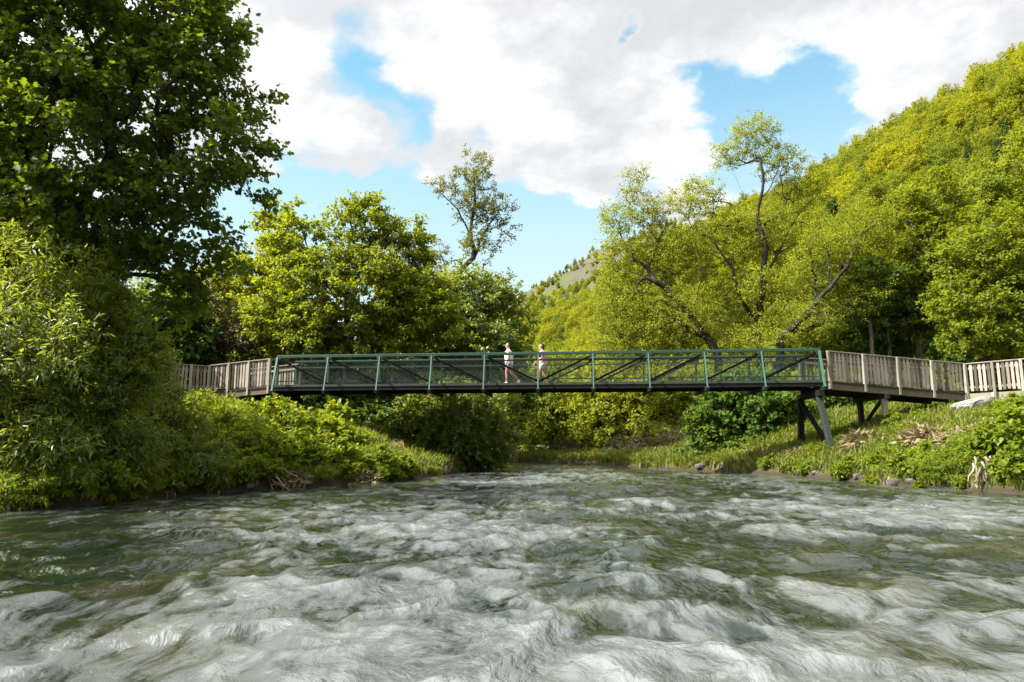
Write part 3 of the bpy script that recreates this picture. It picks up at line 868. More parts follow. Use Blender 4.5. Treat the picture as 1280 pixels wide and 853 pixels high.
def landing_fence(label, start, end, far_start, far_end, hgt, nbay, seed, side, fside, wall):
    root = empty('picket_fence', tuple(start)); tag(root, label, 'fence')
    fence_run(root, start, start, end, hgt, side, nbay, pick=.105, gap=.05, seed=seed, first_post=False, drop=.45, post_h=.03)
    return root
RC = P(1318, 482, 26.4); RC[2] = r_near[2] + .02
d = unit(RC - r_near); nrm = np.array([d[1], -d[0], 0.0]); nrm = nrm if nrm[0] < 0 else -nrm
fr = landing_fence('pale sunlit picket fence on the timber retaining wall at the far right', r_near + d * .09, RC, None, None, 1.18, 3, 21, nrm, None, True)
LC = P(188, 486, 29.6); LC[2] = l_near[2]
d2 = unit(LC - l_near); nrm2 = np.array([d2[1], -d2[0], 0.0]); nrm2 = nrm2 if nrm2[1] < 0 else -nrm2
fl = landing_fence('brown picket fence running left from the ramp into the willow bushes', l_near + d2 * .09, LC, None, None, 1.12, 3, 23, nrm2, None, False)

# timber retaining wall under the right landing
def retaining_wall():
    base = r_near.copy(); root = empty('retaining_wall', tuple(base)); tag(root, 'low timber retaining wall of stacked boards beneath the right hand fence', 'wall')
    mk = lambda mb, name, mat, **k: mb.build(name, mat, root, tuple(-base), **k)
    rr = random.Random(8)
    m = MB(); Lw = np.linalg.norm(RC - r_near)
    for k in range(5):
        z = -.17 - k * .24
        m.bar(r_near + d * .0 + Z3 * z + nrm * .0, RC + Z3 * z + nrm * .0, .07, .225, lv=rr.random())
    mk(m, 'board_facing', M['wall_wood'], bevel=.008)
    for f in (.0, .33, .66, .98):
        p = r_near + d * Lw * f + nrm * .10
        m = MB(); m.bar(p + Z3 * -.06, p - Z3 * 1.5, .14, .12, d, rr.random()); mk(m, 'wall_post', M['post_wood'], bevel=.01)
    # return of the wall under the end of the ramp
    m = MB()
    for k in range(4):
        z = -.5 - k * .2; m.bar(r_near + Z3 * z + r_n * .0, r_far + Z3 * z, .07, .19, lv=rr.random())
    mk(m, 'end_boards', M['tar_wood'])
    m = MB(); q0, q1 = r_near + d * .05 - nrm * .06, RC - nrm * .06
    c = (q0 + q1) / 2 - nrm * .95 - Z3 * .10
    m.box(c, (Lw - .1, 1.9, .08), np.array([d, -nrm, Z3])); mk(m, 'landing', M['deck_wood'])
retaining_wall()

# ------------------------------------------------------------------ the two walkers
def skin_obj(name, verts, edges, rads, mat, parent=None, sub=2, root=0, smooth=True):
    me = bpy.data.meshes.new(name + '_cage'); me.from_pydata([tuple(v) for v in verts], edges, [])
    o = bpy.data.objects.new(name + '_cage', me); COL.objects.link(o)
    o.modifiers.new('s', 'SKIN')
    me.skin_vertices[0].data[root].use_root = True
    for i, r in enumerate(rads):
        me.skin_vertices[0].data[i].radius = r if isinstance(r, tuple) else (r, r)
    sb = o.modifiers.new('d', 'SUBSURF'); sb.levels = sub; sb.render_levels = sub
    dg = bpy.context.evaluated_depsgraph_get(); dg.update()
    res = bpy.data.meshes.new_from_object(o.evaluated_get(dg))
    res.name = name
    bpy.data.objects.remove(o); bpy.data.meshes.remove(me)
    res.materials.clear(); res.materials.append(mat)
    if smooth: res.polygons.foreach_set('use_smooth', np.ones(len(res.polygons), dtype=bool))
    return link_mesh(name, res, parent)

class Sk:
    def __init__(self): self.v, self.e, self.r = [], [], []
    def n(self, p, r, frm=None):
        self.v.append(p); self.r.append(r); i = len(self.v) - 1
        if frm is not None: self.e.append((frm, i))
        return i
    def chain(self, pts, frm):
        for p, r in pts: frm = self.n(p, r, frm)
        return frm

def person(label, loc, pose, tee, shorts, shoe, hair, sc=1.0):
    """walks towards -x; y is sideways. pose gives knee, ankle, toe, elbow, wrist of each side"""
    root = empty('person', loc); root.scale = (sc, sc, sc); tag(root, label, 'person', 'people walking over the footbridge')
    k = Sk()
    pel = k.n((0, 0, .96), (.15, .11))
    wai = k.n((-.005, 0, 1.10), (.135, .10), pel); che = k.n((-.02, 0, 1.30), (.165, .115), wai); upc = k.n((-.02, 0, 1.43), (.12, .09), che)
    nk = k.n((-.04, 0, 1.52), .052, upc); hb = k.n((-.065, 0, 1.60), (.066, .082), nk); hd = k.n((-.062, 0, 1.69), (.078, .098), hb); ht = k.n((-.055, 0, 1.765), (.055, .07), hd)
    k.n((-.165, 0, 1.655), .016, k.n((-.135, 0, 1.665), .026, hd))     # nose
    k.n((-.14, 0, 1.58), .022, hb)                                      # chin
    for s in (-1, 1):
        k.n((-.045, s * .092, 1.66), .018, hd)                           # ear
        L = pose['leg'][s]
        hp = k.n((L.get('hx', 0), s * .085, .90), .095, pel)
        kn = k.n(L['knee'], .058, k.n(tuple((np.array((L.get('hx', 0), s * .09, .88)) * .45 + np.array(L['knee']) * .55)), .074, hp))
        ca = k.n(tuple(np.array(L['knee']) * .62 + np.array(L['ankle']) * .38 + np.array((.015, 0, 0))), .055, kn)
        an = k.n(L['ankle'], .036, ca); to = k.n(L['toe'], (.03, .024), an)
        A = pose['arm'][s]
        sh = k.n((-.02, s * .185, 1.42), .062, upc)
        el = k.n(A['elbow'], .040, k.n(tuple((np.array((-.02, s * .20, 1.40)) + np.array(A['elbow'])) / 2), .048, sh))
        wr = k.n(A['wrist'], .026, el); f = unit(np.array(A['wrist']) - np.array(A['elbow']))
        pa = k.n(tuple(np.array(A['wrist']) + f * .06), (.034, .018), wr)
        sx = unit(np.cross(f, (0, 1, 0)))
        for q, (of, ln) in enumerate(((-.024, .075), (-.008, .088), (.008, .082), (.024, .065))):
            b = np.array(A['wrist']) + f * .10 + sx * of
            k.n(tuple(b + f * ln * .6 + np.array((0, -s * .02, 0))), .0085, k.n(tuple(b), .010, pa))
        b = np.array(A['wrist']) + f * .04 + sx * -.045
        k.n(tuple(b + f * .035), .010, k.n(tuple(b), .012, wr))
    skin_obj('body', k.v, k.e, k.r, M['skin'], root)
    # clothes grown over the same joints
    c = Sk(); a = c.n((0, 0, .80), (.185, .15)); a = c.n((0, 0, .90), (.185, .15), a); b = c.n((-.005, 0, 1.10), (.185, .145), a); b = c.n((-.02, 0, 1.30), (.215, .16), b); b = c.n((-.02, 0, 1.44), (.15, .12), b); c.n((-.03, 0, 1.49), .07, b)
    for s in (-1, 1):
        A = pose['arm'][s]; sh = c.n((-.02, s * .19, 1.41), .082, b - 0)
        c.n(tuple(np.array((-.02, s * .21, 1.40)) * .25 + np.array(A['elbow']) * .75), .072, sh)
    skin_obj('t_shirt', c.v, c.e, c.r, M[tee], root)
    c = Sk(); a = c.n((0, 0, 1.02), (.175, .135)); b = c.n((0, 0, .88), (.17, .135), a)
    for s in (-1, 1):
        L = pose['leg'][s]; hp = np.array((L.get('hx', 0), s * .09, .82)); kn = np.array(L['knee'])
        h = c.n(tuple(hp), .125, b); c.n(tuple(hp * .33 + kn * .67), .112, h)
    skin_obj('shorts', c.v, c.e, c.r, M[shorts], root)
    for s in (-1, 1):
        L = pose['leg'][s]; an = np.array(L['ankle']); to = np.array(L['toe']); c = Sk()
        up = unit(np.array(L['knee']) - an); heel = an - up * .05 - unit(to - an) * .03
        a = c.n(tuple(an + up * .05), .054); b = c.n(tuple(heel), (.058, .056), a); m = c.n(tuple(heel * .45 + to * .55), (.060, .054), b); c.n(tuple(to + unit(to - heel) * .03), (.054, .040), m)
        skin_obj('shoe', c.v, c.e, c.r, M[shoe], root)
    c = Sk()
    a = c.n((-.085, 0, 1.75), (.06, .075)); b = c.n((-.035, 0, 1.765), (.075, .088), a); d_ = c.n((.015, 0, 1.70), (.07, .085), b); e = c.n((.01, 0, 1.63), (.045, .065), d_)
    if hair == 'long': c.n((.04, 0, 1.52), (.04, .055), c.n((.04, 0, 1.58), (.05, .065), e))
    skin_obj('hair', c.v, c.e, c.r, M['hair'], root)
    return root

def on_bridge(px, o):
    # station of the deck seen at photograph column px
    best = min(np.linspace(0, BLEN, 800), key=lambda s: abs((bp(s, o, 0)[0] / bp(s, o, 0)[1]) * FPX * math.cos(PITCH) * 1.0 / (math.cos(PITCH) ** 2) * .955 + 640 - px))
    return bp(best, o, -.005)
_rz = math.atan2(BU[1], BU[0])
def px_of(p):
    y, z = p[1], p[2] - CAM_Z
    return 640 + FPX * p[0] / (y * math.cos(PITCH) + z * math.sin(PITCH))
def deck_at(px, o):
    s = min(np.linspace(0, BLEN, 1500), key=lambda s: abs(px_of(bp(s, o, .9)) - px)); return bp(s, o, -.005)
pose1 = {'leg': {-1: {'knee': (-.10, -.09, .52), 'ankle': (-.10, -.09, .095), 'toe': (-.27, -.10, .035), 'hx': -.01}, 1: {'knee': (.10, .09, .50), 'ankle': (.385, .09, .20), 'toe': (.36, .09, .035), 'hx': .01}},
         'arm': {-1: {'elbow': (.02, -.24, 1.14), 'wrist': (-.07, -.23, .92)}, 1: {'elbow': (.03, .24, 1.14), 'wrist': (.0, .24, .89)}}}
pose2 = {'leg': {-1: {'knee': (-.13, -.09, .51), 'ankle': (-.17, -.09, .10), 'toe': (-.33, -.10, .05), 'hx': -.01}, 1: {'knee': (.06, .09, .49), 'ankle': (.25, .09, .13), 'toe': (.17, .09, .035), 'hx': .01}},
         'arm': {-1: {'elbow': (.0, -.25, 1.14), 'wrist': (-.22, -.26, 1.00)}, 1: {'elbow': (-.10, .23, 1.13), 'wrist': (-.33, .20, .95)}}}
p1 = person('man in a white T-shirt, pale denim shorts and white shoes walking on the bridge', tuple(deck_at(636.5, .75)), pose1, 'tee_white', 'shorts_blue', 'shoe_white', 'short', 1.05)
p2 = person('person in a pink T-shirt and pale shorts, walking behind on the bridge', tuple(deck_at(678, .85)), pose2, 'tee_pink', 'shorts_pale', 'shoe_dark', 'long', 1.02)
for p in (p1, p2): p.rotation_euler = (0, 0, _rz)
# ------------------------------------------------------------------ named trees
V = lambda *a: np.array(a, float)
# big maple whose crown hangs over the near left bank
tree('maple_tree', 'big dark maple overhanging the left foreground, its crown cut by the photo edge', 'tree', 101, (-13.0, 17.0),
     [lobe(60, 30, 15.5, 210, 150), lobe(240, 80, 15, 88, 105), lobe(256, 190, 14.6, 84, 75), lobe(90, 200, 15, 150, 130), lobe(225, 295, 15.5, 86, 62),
      lobe(60, 310, 16, 120, 75), lobe(222, 355, 16, 50, 40), lobe(255, 15, 15, 40, 60), lobe(120, -110, 16.5, 180, 90, .35), lobe(-70, 120, 16.5, 90, 180, .3)],
     trunk=[V(-13.0, 17.0, 4.5), V(-12.6, 16.8, 7.5), V(-12.2, 16.6, 10.5), V(-12.0, 16.5, 13.5)],
     n_clumps=640, clump_r=.60, leaves_per=115, leaf=.125, kind='maple', mat_leaf=M['leaf_maple'], mat_bark=M['bark_dark'], r0=.42, layer=.45, up=.3, twigs=5, inner=.25, seg=.6)

SY = dict(kind='oval', mat_leaf=M['leaf_sycamore'], mat_bark=M['bark_dark'], layer=.55, up=.45, twigs=5)
tree('sycamore_tree', 'broad round sycamore with lit yellow green crown above the left half of the bridge', 'tree', 102, tuple(P(432, 470, 36)[:2]),
     [lobe(458, 285, 36, 38, 40), lobe(400, 318, 36, 62, 48), lobe(352, 290, 37, 34, 34), lobe(505, 318, 36.5, 40, 42), lobe(440, 370, 35.5, 105, 60), lobe(372, 405, 35, 60, 45),
      lobe(510, 390, 35.5, 62, 55), lobe(440, 420, 35, 90, 32), lobe(456, 262, 36, 18, 20)],
     n_clumps=560, clump_r=.62, leaves_per=125, leaf=.165, r0=.30, **SY)
tree('sycamore_tree', 'yellow green sycamore between the dark maple and the broad round one', 'tree', 103, tuple(P(305, 470, 40)[:2]),
     [lobe(300, 355, 40, 45, 38), lobe(270, 375, 39.5, 40, 40), lobe(310, 410, 39, 52, 45), lobe(340, 345, 41, 35, 45), lobe(255, 420, 40, 32, 32)],
     n_clumps=300, clump_r=.65, leaves_per=115, leaf=.175, r0=.24, **{**SY, 'mat_leaf': M['leaf_yellow']})
tree('bronze_shrub', 'dark bronze leaved shrub behind the left picket fence', 'shrub', 104, tuple(P(283, 470, 34.5)[:2]),
     [lobe(245, 420, 34.5, 40, 34), lobe(295, 425, 34.5, 36, 30), lobe(270, 400, 35, 30, 24)], stem='stems', foliage='foliage',
     n_clumps=150, clump_r=.42, leaves_per=70, leaf=.11, kind='oval', mat_leaf=M['leaf_bronze'], mat_bark=M['bark_dark'], r0=.12, layer=.9, twig_r=.008)
# tall thin tree with a crooked dark limb
tree('poplar_tree', 'tall thin sparse tree with a crooked dark limb rising above the round crowns', 'tree', 105, tuple(P(556, 470, 47)[:2]),
     [lobe(592, 216, 47, 30, 24), lobe(556, 236, 47, 22, 13), lobe(612, 262, 47, 28, 30), lobe(588, 256, 47, 28, 30), lobe(598, 306, 47, 26, 22), lobe(630, 285, 47, 14, 22), lobe(552, 330, 46.5, 16, 26, .5)],
     trunk=[P(558, 400, 47), P(566, 352, 47), P(578, 336, 47), P(592, 322, 47), P(588, 290, 47), P(594, 250, 47), P(592, 210, 47)],
     limbs=[[P(590, 300, 47), P(572, 262, 47), P(545, 236, 47)], [P(592, 322, 47), P(606, 290, 47), P(622, 268, 47)], [P(586, 328, 47), P(606, 336, 46.6), P(628, 343, 46.5)], [P(560, 380, 47), P(556, 330, 46.6), P(545, 290, 46.5)]],
     n_clumps=120, clump_r=.60, leaves_per=80, leaf=.13, kind='oval', mat_leaf=M['leaf_olive'], mat_bark=M['bark'], r0=.20, layer=.9, up=.5, twig_r=.005, inner=.1)
tree('willow_tree', 'rounded soft green willow crown just left of the walkers', 'tree', 106, tuple(P(596, 480, 43)[:2]),
     [lobe(585, 378, 43, 52, 40), lobe(622, 398, 43.5, 36, 42), lobe(560, 415, 42, 60, 42), lobe(600, 435, 42, 58, 40), lobe(636, 430, 44, 24, 30), lobe(540, 372, 43, 28, 34)],
     n_clumps=420, clump_r=.68, leaves_per=90, leaf=.20, kind='diamond', mat_leaf=M['leaf_osier'], mat_bark=M['bark_dark'], r0=.28, layer=.8, up=.5)

# under the left half of the bridge
tree('willow_shrub', 'large grey green willow bush leaning over the water under the bridge', 'shrub', 110, tuple(P(565, 575, 33.0)[:2]),
     [lobe(570, 535, 33, 62, 46), lobe(608, 550, 33.5, 32, 34), lobe(530, 545, 33, 45, 42), lobe(560, 505, 34, 60, 24), lobe(628, 520, 36, 26, 34)], stem='stems', foliage='foliage',
     n_clumps=380, clump_r=.52, leaves_per=95, leaf=.155, kind='diamond', mat_leaf=M['leaf_osier'], mat_bark=M['bark_dark'], r0=.16, layer=.85, up=.4)
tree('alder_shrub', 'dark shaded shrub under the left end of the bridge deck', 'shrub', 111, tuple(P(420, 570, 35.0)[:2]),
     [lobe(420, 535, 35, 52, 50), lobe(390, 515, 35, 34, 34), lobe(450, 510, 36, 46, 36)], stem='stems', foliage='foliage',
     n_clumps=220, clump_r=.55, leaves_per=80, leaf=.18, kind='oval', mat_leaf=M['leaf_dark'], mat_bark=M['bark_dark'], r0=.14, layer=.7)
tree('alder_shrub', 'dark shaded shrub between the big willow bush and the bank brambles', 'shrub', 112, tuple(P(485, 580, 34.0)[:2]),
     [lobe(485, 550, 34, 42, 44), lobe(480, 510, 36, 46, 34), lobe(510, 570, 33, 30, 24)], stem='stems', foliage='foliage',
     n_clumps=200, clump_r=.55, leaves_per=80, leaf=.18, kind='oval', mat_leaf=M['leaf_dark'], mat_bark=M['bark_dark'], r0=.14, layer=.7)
WL = dict(kind='diamond', mat_leaf=M['leaf_willow'], mat_bark=M['bark_dark'], layer=.9, up=.45)
tree('willow_tree', 'shaded green willow with bare low boughs at the far bend of the river', 'tree', 113, tuple(P(690, 572, 58)[:2]),
     [lobe(672, 525, 58, 42, 40), lobe(700, 500, 59, 42, 36), lobe(655, 500, 60, 34, 36), lobe(715, 540, 58, 34, 26), lobe(690, 465, 60, 46, 26)],
     n_clumps=280, clump_r=.8, leaves_per=70, leaf=.24, r0=.28, **{**WL, 'mat_leaf': M['leaf_sycamore']})
tree('willow_tree', 'bright yellow willow centred under the bridge deck on the far bank', 'tree', 114, tuple(P(765, 570, 55)[:2]),
     [lobe(760, 520, 55, 46, 40), lobe(735, 500, 56, 34, 34), lobe(795, 510, 55, 36, 38), lobe(765, 480, 56, 50, 26), lobe(780, 545, 54, 40, 18)],
     n_clumps=300, clump_r=.75, leaves_per=75, leaf=.22, r0=.26, **WL)
tree('willow_tree', 'yellow green willow right of the bright one beneath the bridge', 'tree', 115, tuple(P(842, 570, 52)[:2]),
     [lobe(835, 520, 52, 44, 40), lobe(865, 500, 52, 36, 36), lobe(815, 490, 53, 40, 28), lobe(850, 545, 50, 40, 20)],
     n_clumps=280, clump_r=.72, leaves_per=75, leaf=.22, r0=.24, **WL)
for i, (px, py, Y, rx, ry, lab) in enumerate([(790, 562, 49, 36, 16, 'brown twiggy thicket at the water edge beneath the bright yellow willow'),
                                              (850, 556, 45, 32, 20, 'brown twiggy thicket beside the dark broadleaf bush'),
                                              (700, 565, 54, 44, 13, 'low brown thicket at the far bend of the river')]):
    tree('thicket', lab, 'shrub', 120 + i, tuple(P(px, py + 10, Y)[:2]), [lobe(px, py, Y, rx, ry), lobe(px + 12, py - 6, Y + .5, rx * .6, ry)], stem='stems', foliage='foliage',
         n_clumps=90, clump_r=.5, leaves_per=50, leaf=.13, kind='narrow', mat_leaf=M['leaf_twiggy'], mat_bark=M['bark_dark'], r0=.08, layer=1.0, twig_r=.012)

# right bank, under and behind the bridge
tree('alder_shrub', 'dark green broad leaved bush under the right half of the bridge', 'shrub', 130, tuple(P(925, 570, 35)[:2]),
     [lobe(905, 520, 35, 34, 34), lobe(945, 520, 34.5, 32, 38), lobe(980, 512, 34.5, 26, 30), lobe(885, 545, 35, 24, 24), lobe(930, 555, 34, 34, 20), lobe(930, 485, 36, 60, 20)], stem='stems', foliage='foliage',
     n_clumps=300, clump_r=.5, leaves_per=65, leaf=.20, kind='oval', mat_leaf=M['leaf_dark'], mat_bark=M['bark_dark'], r0=.15, layer=.6)
WR = dict(kind='diamond', mat_leaf=M['leaf_willow'], mat_bark=M['bark_dark'], layer=.95, up=.45, twigs=6, twig_r=.005, inner=.15)
def lobeb(px, py, Y, rx, ry, w=1.0): return lobe(px, py, Y + 1.5, rx * .97, ry * .97, w, .62 * (rx + ry) / 2)
tree('willow_tree', 'leaning willow with dark bare limbs above the bridge right of the walkers', 'tree', 131, tuple(P(900, 470, 46)[:2]),
     [lobeb(797, 236, 46, 16, 24, .7), lobeb(776, 278, 46, 22, 26), lobeb(815, 268, 46, 24, 24), lobeb(780, 330, 46, 30, 36), lobeb(830, 325, 46, 42, 40), lobeb(782, 390, 45.5, 34, 44), lobeb(835, 405, 45, 50, 40), lobeb(790, 432, 45, 50, 24)],
     trunk=[P(896, 440, 46), P(863, 395, 46), P(831, 359, 46), P(799, 343, 46), P(768, 335, 46)],
     limbs=[[P(840, 375, 46), P(823, 327, 46), P(807, 279, 46), P(795, 240, 46)], [P(872, 418, 46), P(838, 392, 45.6), P(826, 355, 45.4)], [P(850, 440, 45.5), P(795, 438, 45.3), P(771, 415, 45), P(750, 404, 45)], [P(862, 396, 46), P(880, 340, 46.5), P(866, 290, 46.5)]],
     n_clumps=400, clump_r=.80, leaves_per=130, leaf=.125, r0=.27, **WR)
tree('willow_tree', 'tallest forked willow against the sky above the right half of the bridge', 'tree', 132, tuple(P(950, 470, 48)[:2]),
     [lobeb(942, 170, 48, 36, 24), lobeb(915, 196, 48, 26, 22), lobeb(968, 200, 48, 34, 26), lobeb(872, 252, 48, 40, 30), lobeb(1004, 232, 48, 38, 28), lobeb(910, 300, 47.5, 52, 44), lobeb(978, 296, 47.5, 52, 42), lobeb(870, 316, 48, 40, 36), lobeb(935, 375, 47, 62, 42), lobeb(905, 420, 46, 50, 30)],
     trunk=[P(948, 400, 48), P(955, 343, 48), P(957, 311, 48), P(947, 271, 48), P(954, 228, 48), P(948, 180, 48)],
     limbs=[[P(945, 400, 48), P(925, 372, 47.8), P(915, 335, 47.6), P(893, 303, 47.5), P(863, 258, 47.4)], [P(958, 345, 48), P(979, 300, 48.3), P(1003, 262, 48.4), P(1025, 240, 48.4)], [P(954, 250, 48), P(972, 215, 48), P(975, 190, 48)], [P(949, 275, 48), P(925, 235, 48), P(910, 200, 48)]],
     n_clumps=480, clump_r=.80, leaves_per=130, leaf=.125, r0=.30, **WR)
tree('willow_tree', 'low spreading willow with a bough leaning right, behind the right end of the bridge', 'tree', 133, tuple(P(962, 470, 45)[:2]),
     [lobeb(1035, 320, 45, 46, 40), lobeb(1082, 292, 46, 36, 40), lobeb(1060, 372, 45, 46, 34), lobeb(1000, 400, 44, 46, 30), lobeb(1100, 345, 46, 36, 36), lobeb(1010, 350, 45, 36, 34), lobeb(960, 430, 43.5, 50, 20)],
     trunk=[P(975, 425, 45), P(1010, 391, 45), P(1030, 367, 45), P(1058, 335, 45), P(1080, 290, 45.5)],
     limbs=[[P(1000, 398, 45), P(1045, 385, 44.6), P(1075, 372, 44.5)], [P(1036, 360, 45), P(1035, 320, 45.4), P(1028, 290, 45.5)]],
     n_clumps=320, clump_r=.78, leaves_per=110, leaf=.12, r0=.27, **WR)
RT = dict(kind='oval', mat_bark=M['bark_pale'], layer=.5, up=.45)
tree('lime_tree', 'tall yellow green broadleaf tree behind the right picket ramp', 'tree', 134, tuple(P(1150, 480, 49)[:2]),
     [lobe(1135, 290, 50, 46, 46), lobe(1165, 255, 51, 36, 36), lobe(1130, 345, 49, 46, 40), lobe(1175, 325, 49, 40, 46), lobe(1160, 390, 48.5, 48, 32), lobe(1110, 390, 49, 36, 26)],
     n_clumps=430, clump_r=.85, leaves_per=115, leaf=.20, r0=.28, mat_leaf=M['leaf_sycamore'], **RT)
tree('lime_tree', 'dense green broadleaf tree above the far right picket fence', 'tree', 135, tuple(P(1235, 470, 41)[:2]),
     [lobe(1225, 330, 41, 46, 44), lobe(1262, 300, 42, 46, 46), lobe(1215, 385, 40.5, 46, 40), lobe(1265, 370, 40.5, 46, 46), lobe(1240, 420, 40, 56, 28), lobe(1300, 350, 42, 46, 70)],
     n_clumps=460, clump_r=.72, leaves_per=120, leaf=.18, r0=.30, mat_leaf=M['leaf_sycamore'], **{**RT, 'mat_bark': M['bark']})
tree('lime_tree', 'light green broadleaf tree at the right photo edge on the lower hillside', 'tree', 136, tuple(P(1275, 440, 58)[:2]),
     [lobe(1270, 240, 58, 46, 46), lobe(1230, 255, 58, 36, 36), lobe(1300, 200, 60, 40, 46), lobe(1290, 280, 57, 46, 30)],
     n_clumps=260, clump_r=.95, leaves_per=75, leaf=.27, r0=.3, mat_leaf=M['leaf_sycamore'], **RT)
# slim pale trunks in the shade under the canopy
for i, (px, Y, top) in enumerate([(1062, 50, 300), (1088, 47, 330), (1112, 48, 340), (1135, 52, 330), (1048, 53, 310), (1190, 47, 350)]):
    f = P(px, 470, Y)
    tree('sapling_tree', ['slim pale trunked sapling in the shade left of the ramp trees', 'slim pale sapling over the first bay of the right ramp', 'slim pale sapling over the second bay of the right ramp',
         'slim pale sapling over the third bay of the right ramp', 'slim pale sapling just beyond the right end of the bridge', 'slim pale sapling over the bend of the right fence'][i], 'tree', 140 + i, (f[0], f[1]),
         [lobe(px + 4, top + 20, Y, 26, 26), lobe(px - 6, top + 50, Y, 28, 26)], n_clumps=70, clump_r=.6, leaves_per=55, leaf=.2, kind='oval', mat_leaf=M['leaf_dark'], mat_bark=M['bark_pale'], r0=.13, layer=.6, group='saplings under the right hand canopy')
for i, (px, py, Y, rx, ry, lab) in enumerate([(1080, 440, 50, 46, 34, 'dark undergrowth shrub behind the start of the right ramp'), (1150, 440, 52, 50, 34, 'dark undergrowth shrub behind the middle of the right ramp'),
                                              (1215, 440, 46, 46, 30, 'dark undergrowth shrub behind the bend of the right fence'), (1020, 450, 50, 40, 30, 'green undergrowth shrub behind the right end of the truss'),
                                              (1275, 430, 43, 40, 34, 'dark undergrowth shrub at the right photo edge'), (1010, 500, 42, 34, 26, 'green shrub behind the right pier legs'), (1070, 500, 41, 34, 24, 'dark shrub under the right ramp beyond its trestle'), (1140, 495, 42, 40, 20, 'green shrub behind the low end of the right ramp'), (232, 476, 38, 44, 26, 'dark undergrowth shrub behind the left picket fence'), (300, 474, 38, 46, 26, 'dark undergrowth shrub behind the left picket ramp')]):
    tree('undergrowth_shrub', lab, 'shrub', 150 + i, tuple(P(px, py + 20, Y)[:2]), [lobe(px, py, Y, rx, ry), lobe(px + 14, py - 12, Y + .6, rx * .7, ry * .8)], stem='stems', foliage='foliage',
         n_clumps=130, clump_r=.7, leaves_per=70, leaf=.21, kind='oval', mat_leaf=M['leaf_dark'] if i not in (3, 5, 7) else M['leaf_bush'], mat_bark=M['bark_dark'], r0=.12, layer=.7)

# ------------------------------------------------------------------ left bank: willow bushes
OS = dict(kind='narrow', mat_leaf=M['leaf_osier'], mat_bark=M['bark_dark'], layer=1.0, up=.75, stem='stems', foliage='foliage', twigs=6)
tree('willow_bush', 'tall narrow leaved willow bush at the left photo edge', 'shrub', 160, (-10.0, 12.9),
     [lobe(20, 470, 13, 56, 84), lobe(66, 400, 13.3, 32, 44), lobe(15, 372, 13.5, 30, 40), lobe(40, 560, 12.8, 58, 40), lobe(-50, 480, 13, 40, 90), lobe(62, 345, 13.3, 7, 42, 14), lobe(98, 372, 13.6, 7, 40, 14), lobe(20, 330, 13.5, 8, 44, 14), lobe(84, 430, 12.6, 9, 46, 8)],
     n_clumps=230, clump_r=.40, leaves_per=84, leaf=.16, r0=.10, twig_r=.004, **OS)
tree('willow_bush', 'tall narrow leaved willow bush with upright shoots under the maple', 'shrub', 161, (-8.6, 14.7),
     [lobe(128, 480, 14.5, 42, 70), lobe(134, 395, 14.8, 20, 40), lobe(112, 560, 14.3, 50, 38), lobe(160, 555, 14.6, 40, 38), lobe(142, 348, 14.8, 7, 44, 14), lobe(166, 405, 14.6, 7, 40, 14), lobe(120, 400, 14, 8, 44, 8), lobe(184, 455, 14.6, 7, 34, 10)],
     n_clumps=200, clump_r=.38, leaves_per=84, leaf=.16, r0=.10, twig_r=.004, **OS)
tree('willow_bush', 'spreading willow bush in front of the left picket fence', 'shrub', 162, (-8.4, 17.6),
     [lobe(208, 545, 17, 36, 46), lobe(190, 490, 17.5, 26, 42), lobe(235, 575, 16.6, 40, 24), lobe(180, 580, 16.4, 40, 28)],
     n_clumps=150, clump_r=.38, leaves_per=84, leaf=.16, r0=.09, twig_r=.004, **OS)
tree('willow_bush', 'sunlit yellow willow bush below the left picket fence', 'shrub', 163, (-8.4, 20.6),
     [lobe(282, 548, 20, 38, 30), lobe(255, 520, 20.5, 22, 20), lobe(312, 565, 19.5, 36, 22)],
     n_clumps=130, clump_r=.38, leaves_per=80, leaf=.16, r0=.08, twig_r=.004, **{**OS, 'mat_leaf': M['leaf_bush']})
tree('bank_shrub', 'leafy green shrub on the left bank below the end of the truss', 'shrub', 164, tuple(P(345, 560, 23)[:2]),
     [lobe(345, 545, 23, 46, 34), lobe(370, 570, 22, 40, 24), lobe(320, 575, 21, 40, 24)], stem='stems', foliage='foliage',
     n_clumps=190, clump_r=.38, leaves_per=85, leaf=.14, kind='diamond', mat_leaf=M['leaf_bush'], mat_bark=M['bark'], r0=.06, layer=.9)
tree('bank_shrub', 'bright green shrub on the left bank where the shade begins', 'shrub', 165, tuple(P(415, 575, 24.5)[:2]),
     [lobe(412, 560, 24.5, 38, 30), lobe(440, 582, 23.5, 40, 18), lobe(395, 585, 22.5, 36, 16)], stem='stems', foliage='foliage',
     n_clumps=160, clump_r=.36, leaves_per=85, leaf=.15, kind='oval', mat_leaf=M['leaf_bush'], mat_bark=M['bark'], r0=.05, layer=.8)
tree('bank_shrub', 'slender big leaved shoot standing in front of the dark undergrowth on the left bank', 'shrub', 166, tuple(P(420, 570, 26)[:2]),
     [lobe(421, 520, 26, 12, 12), lobe(418, 545, 26, 14, 14)], stem='stems', foliage='foliage',
     n_clumps=26, clump_r=.28, leaves_per=40, leaf=.20, kind='oval', mat_leaf=M['leaf_bush'], mat_bark=M['bark'], r0=.03, layer=.6)
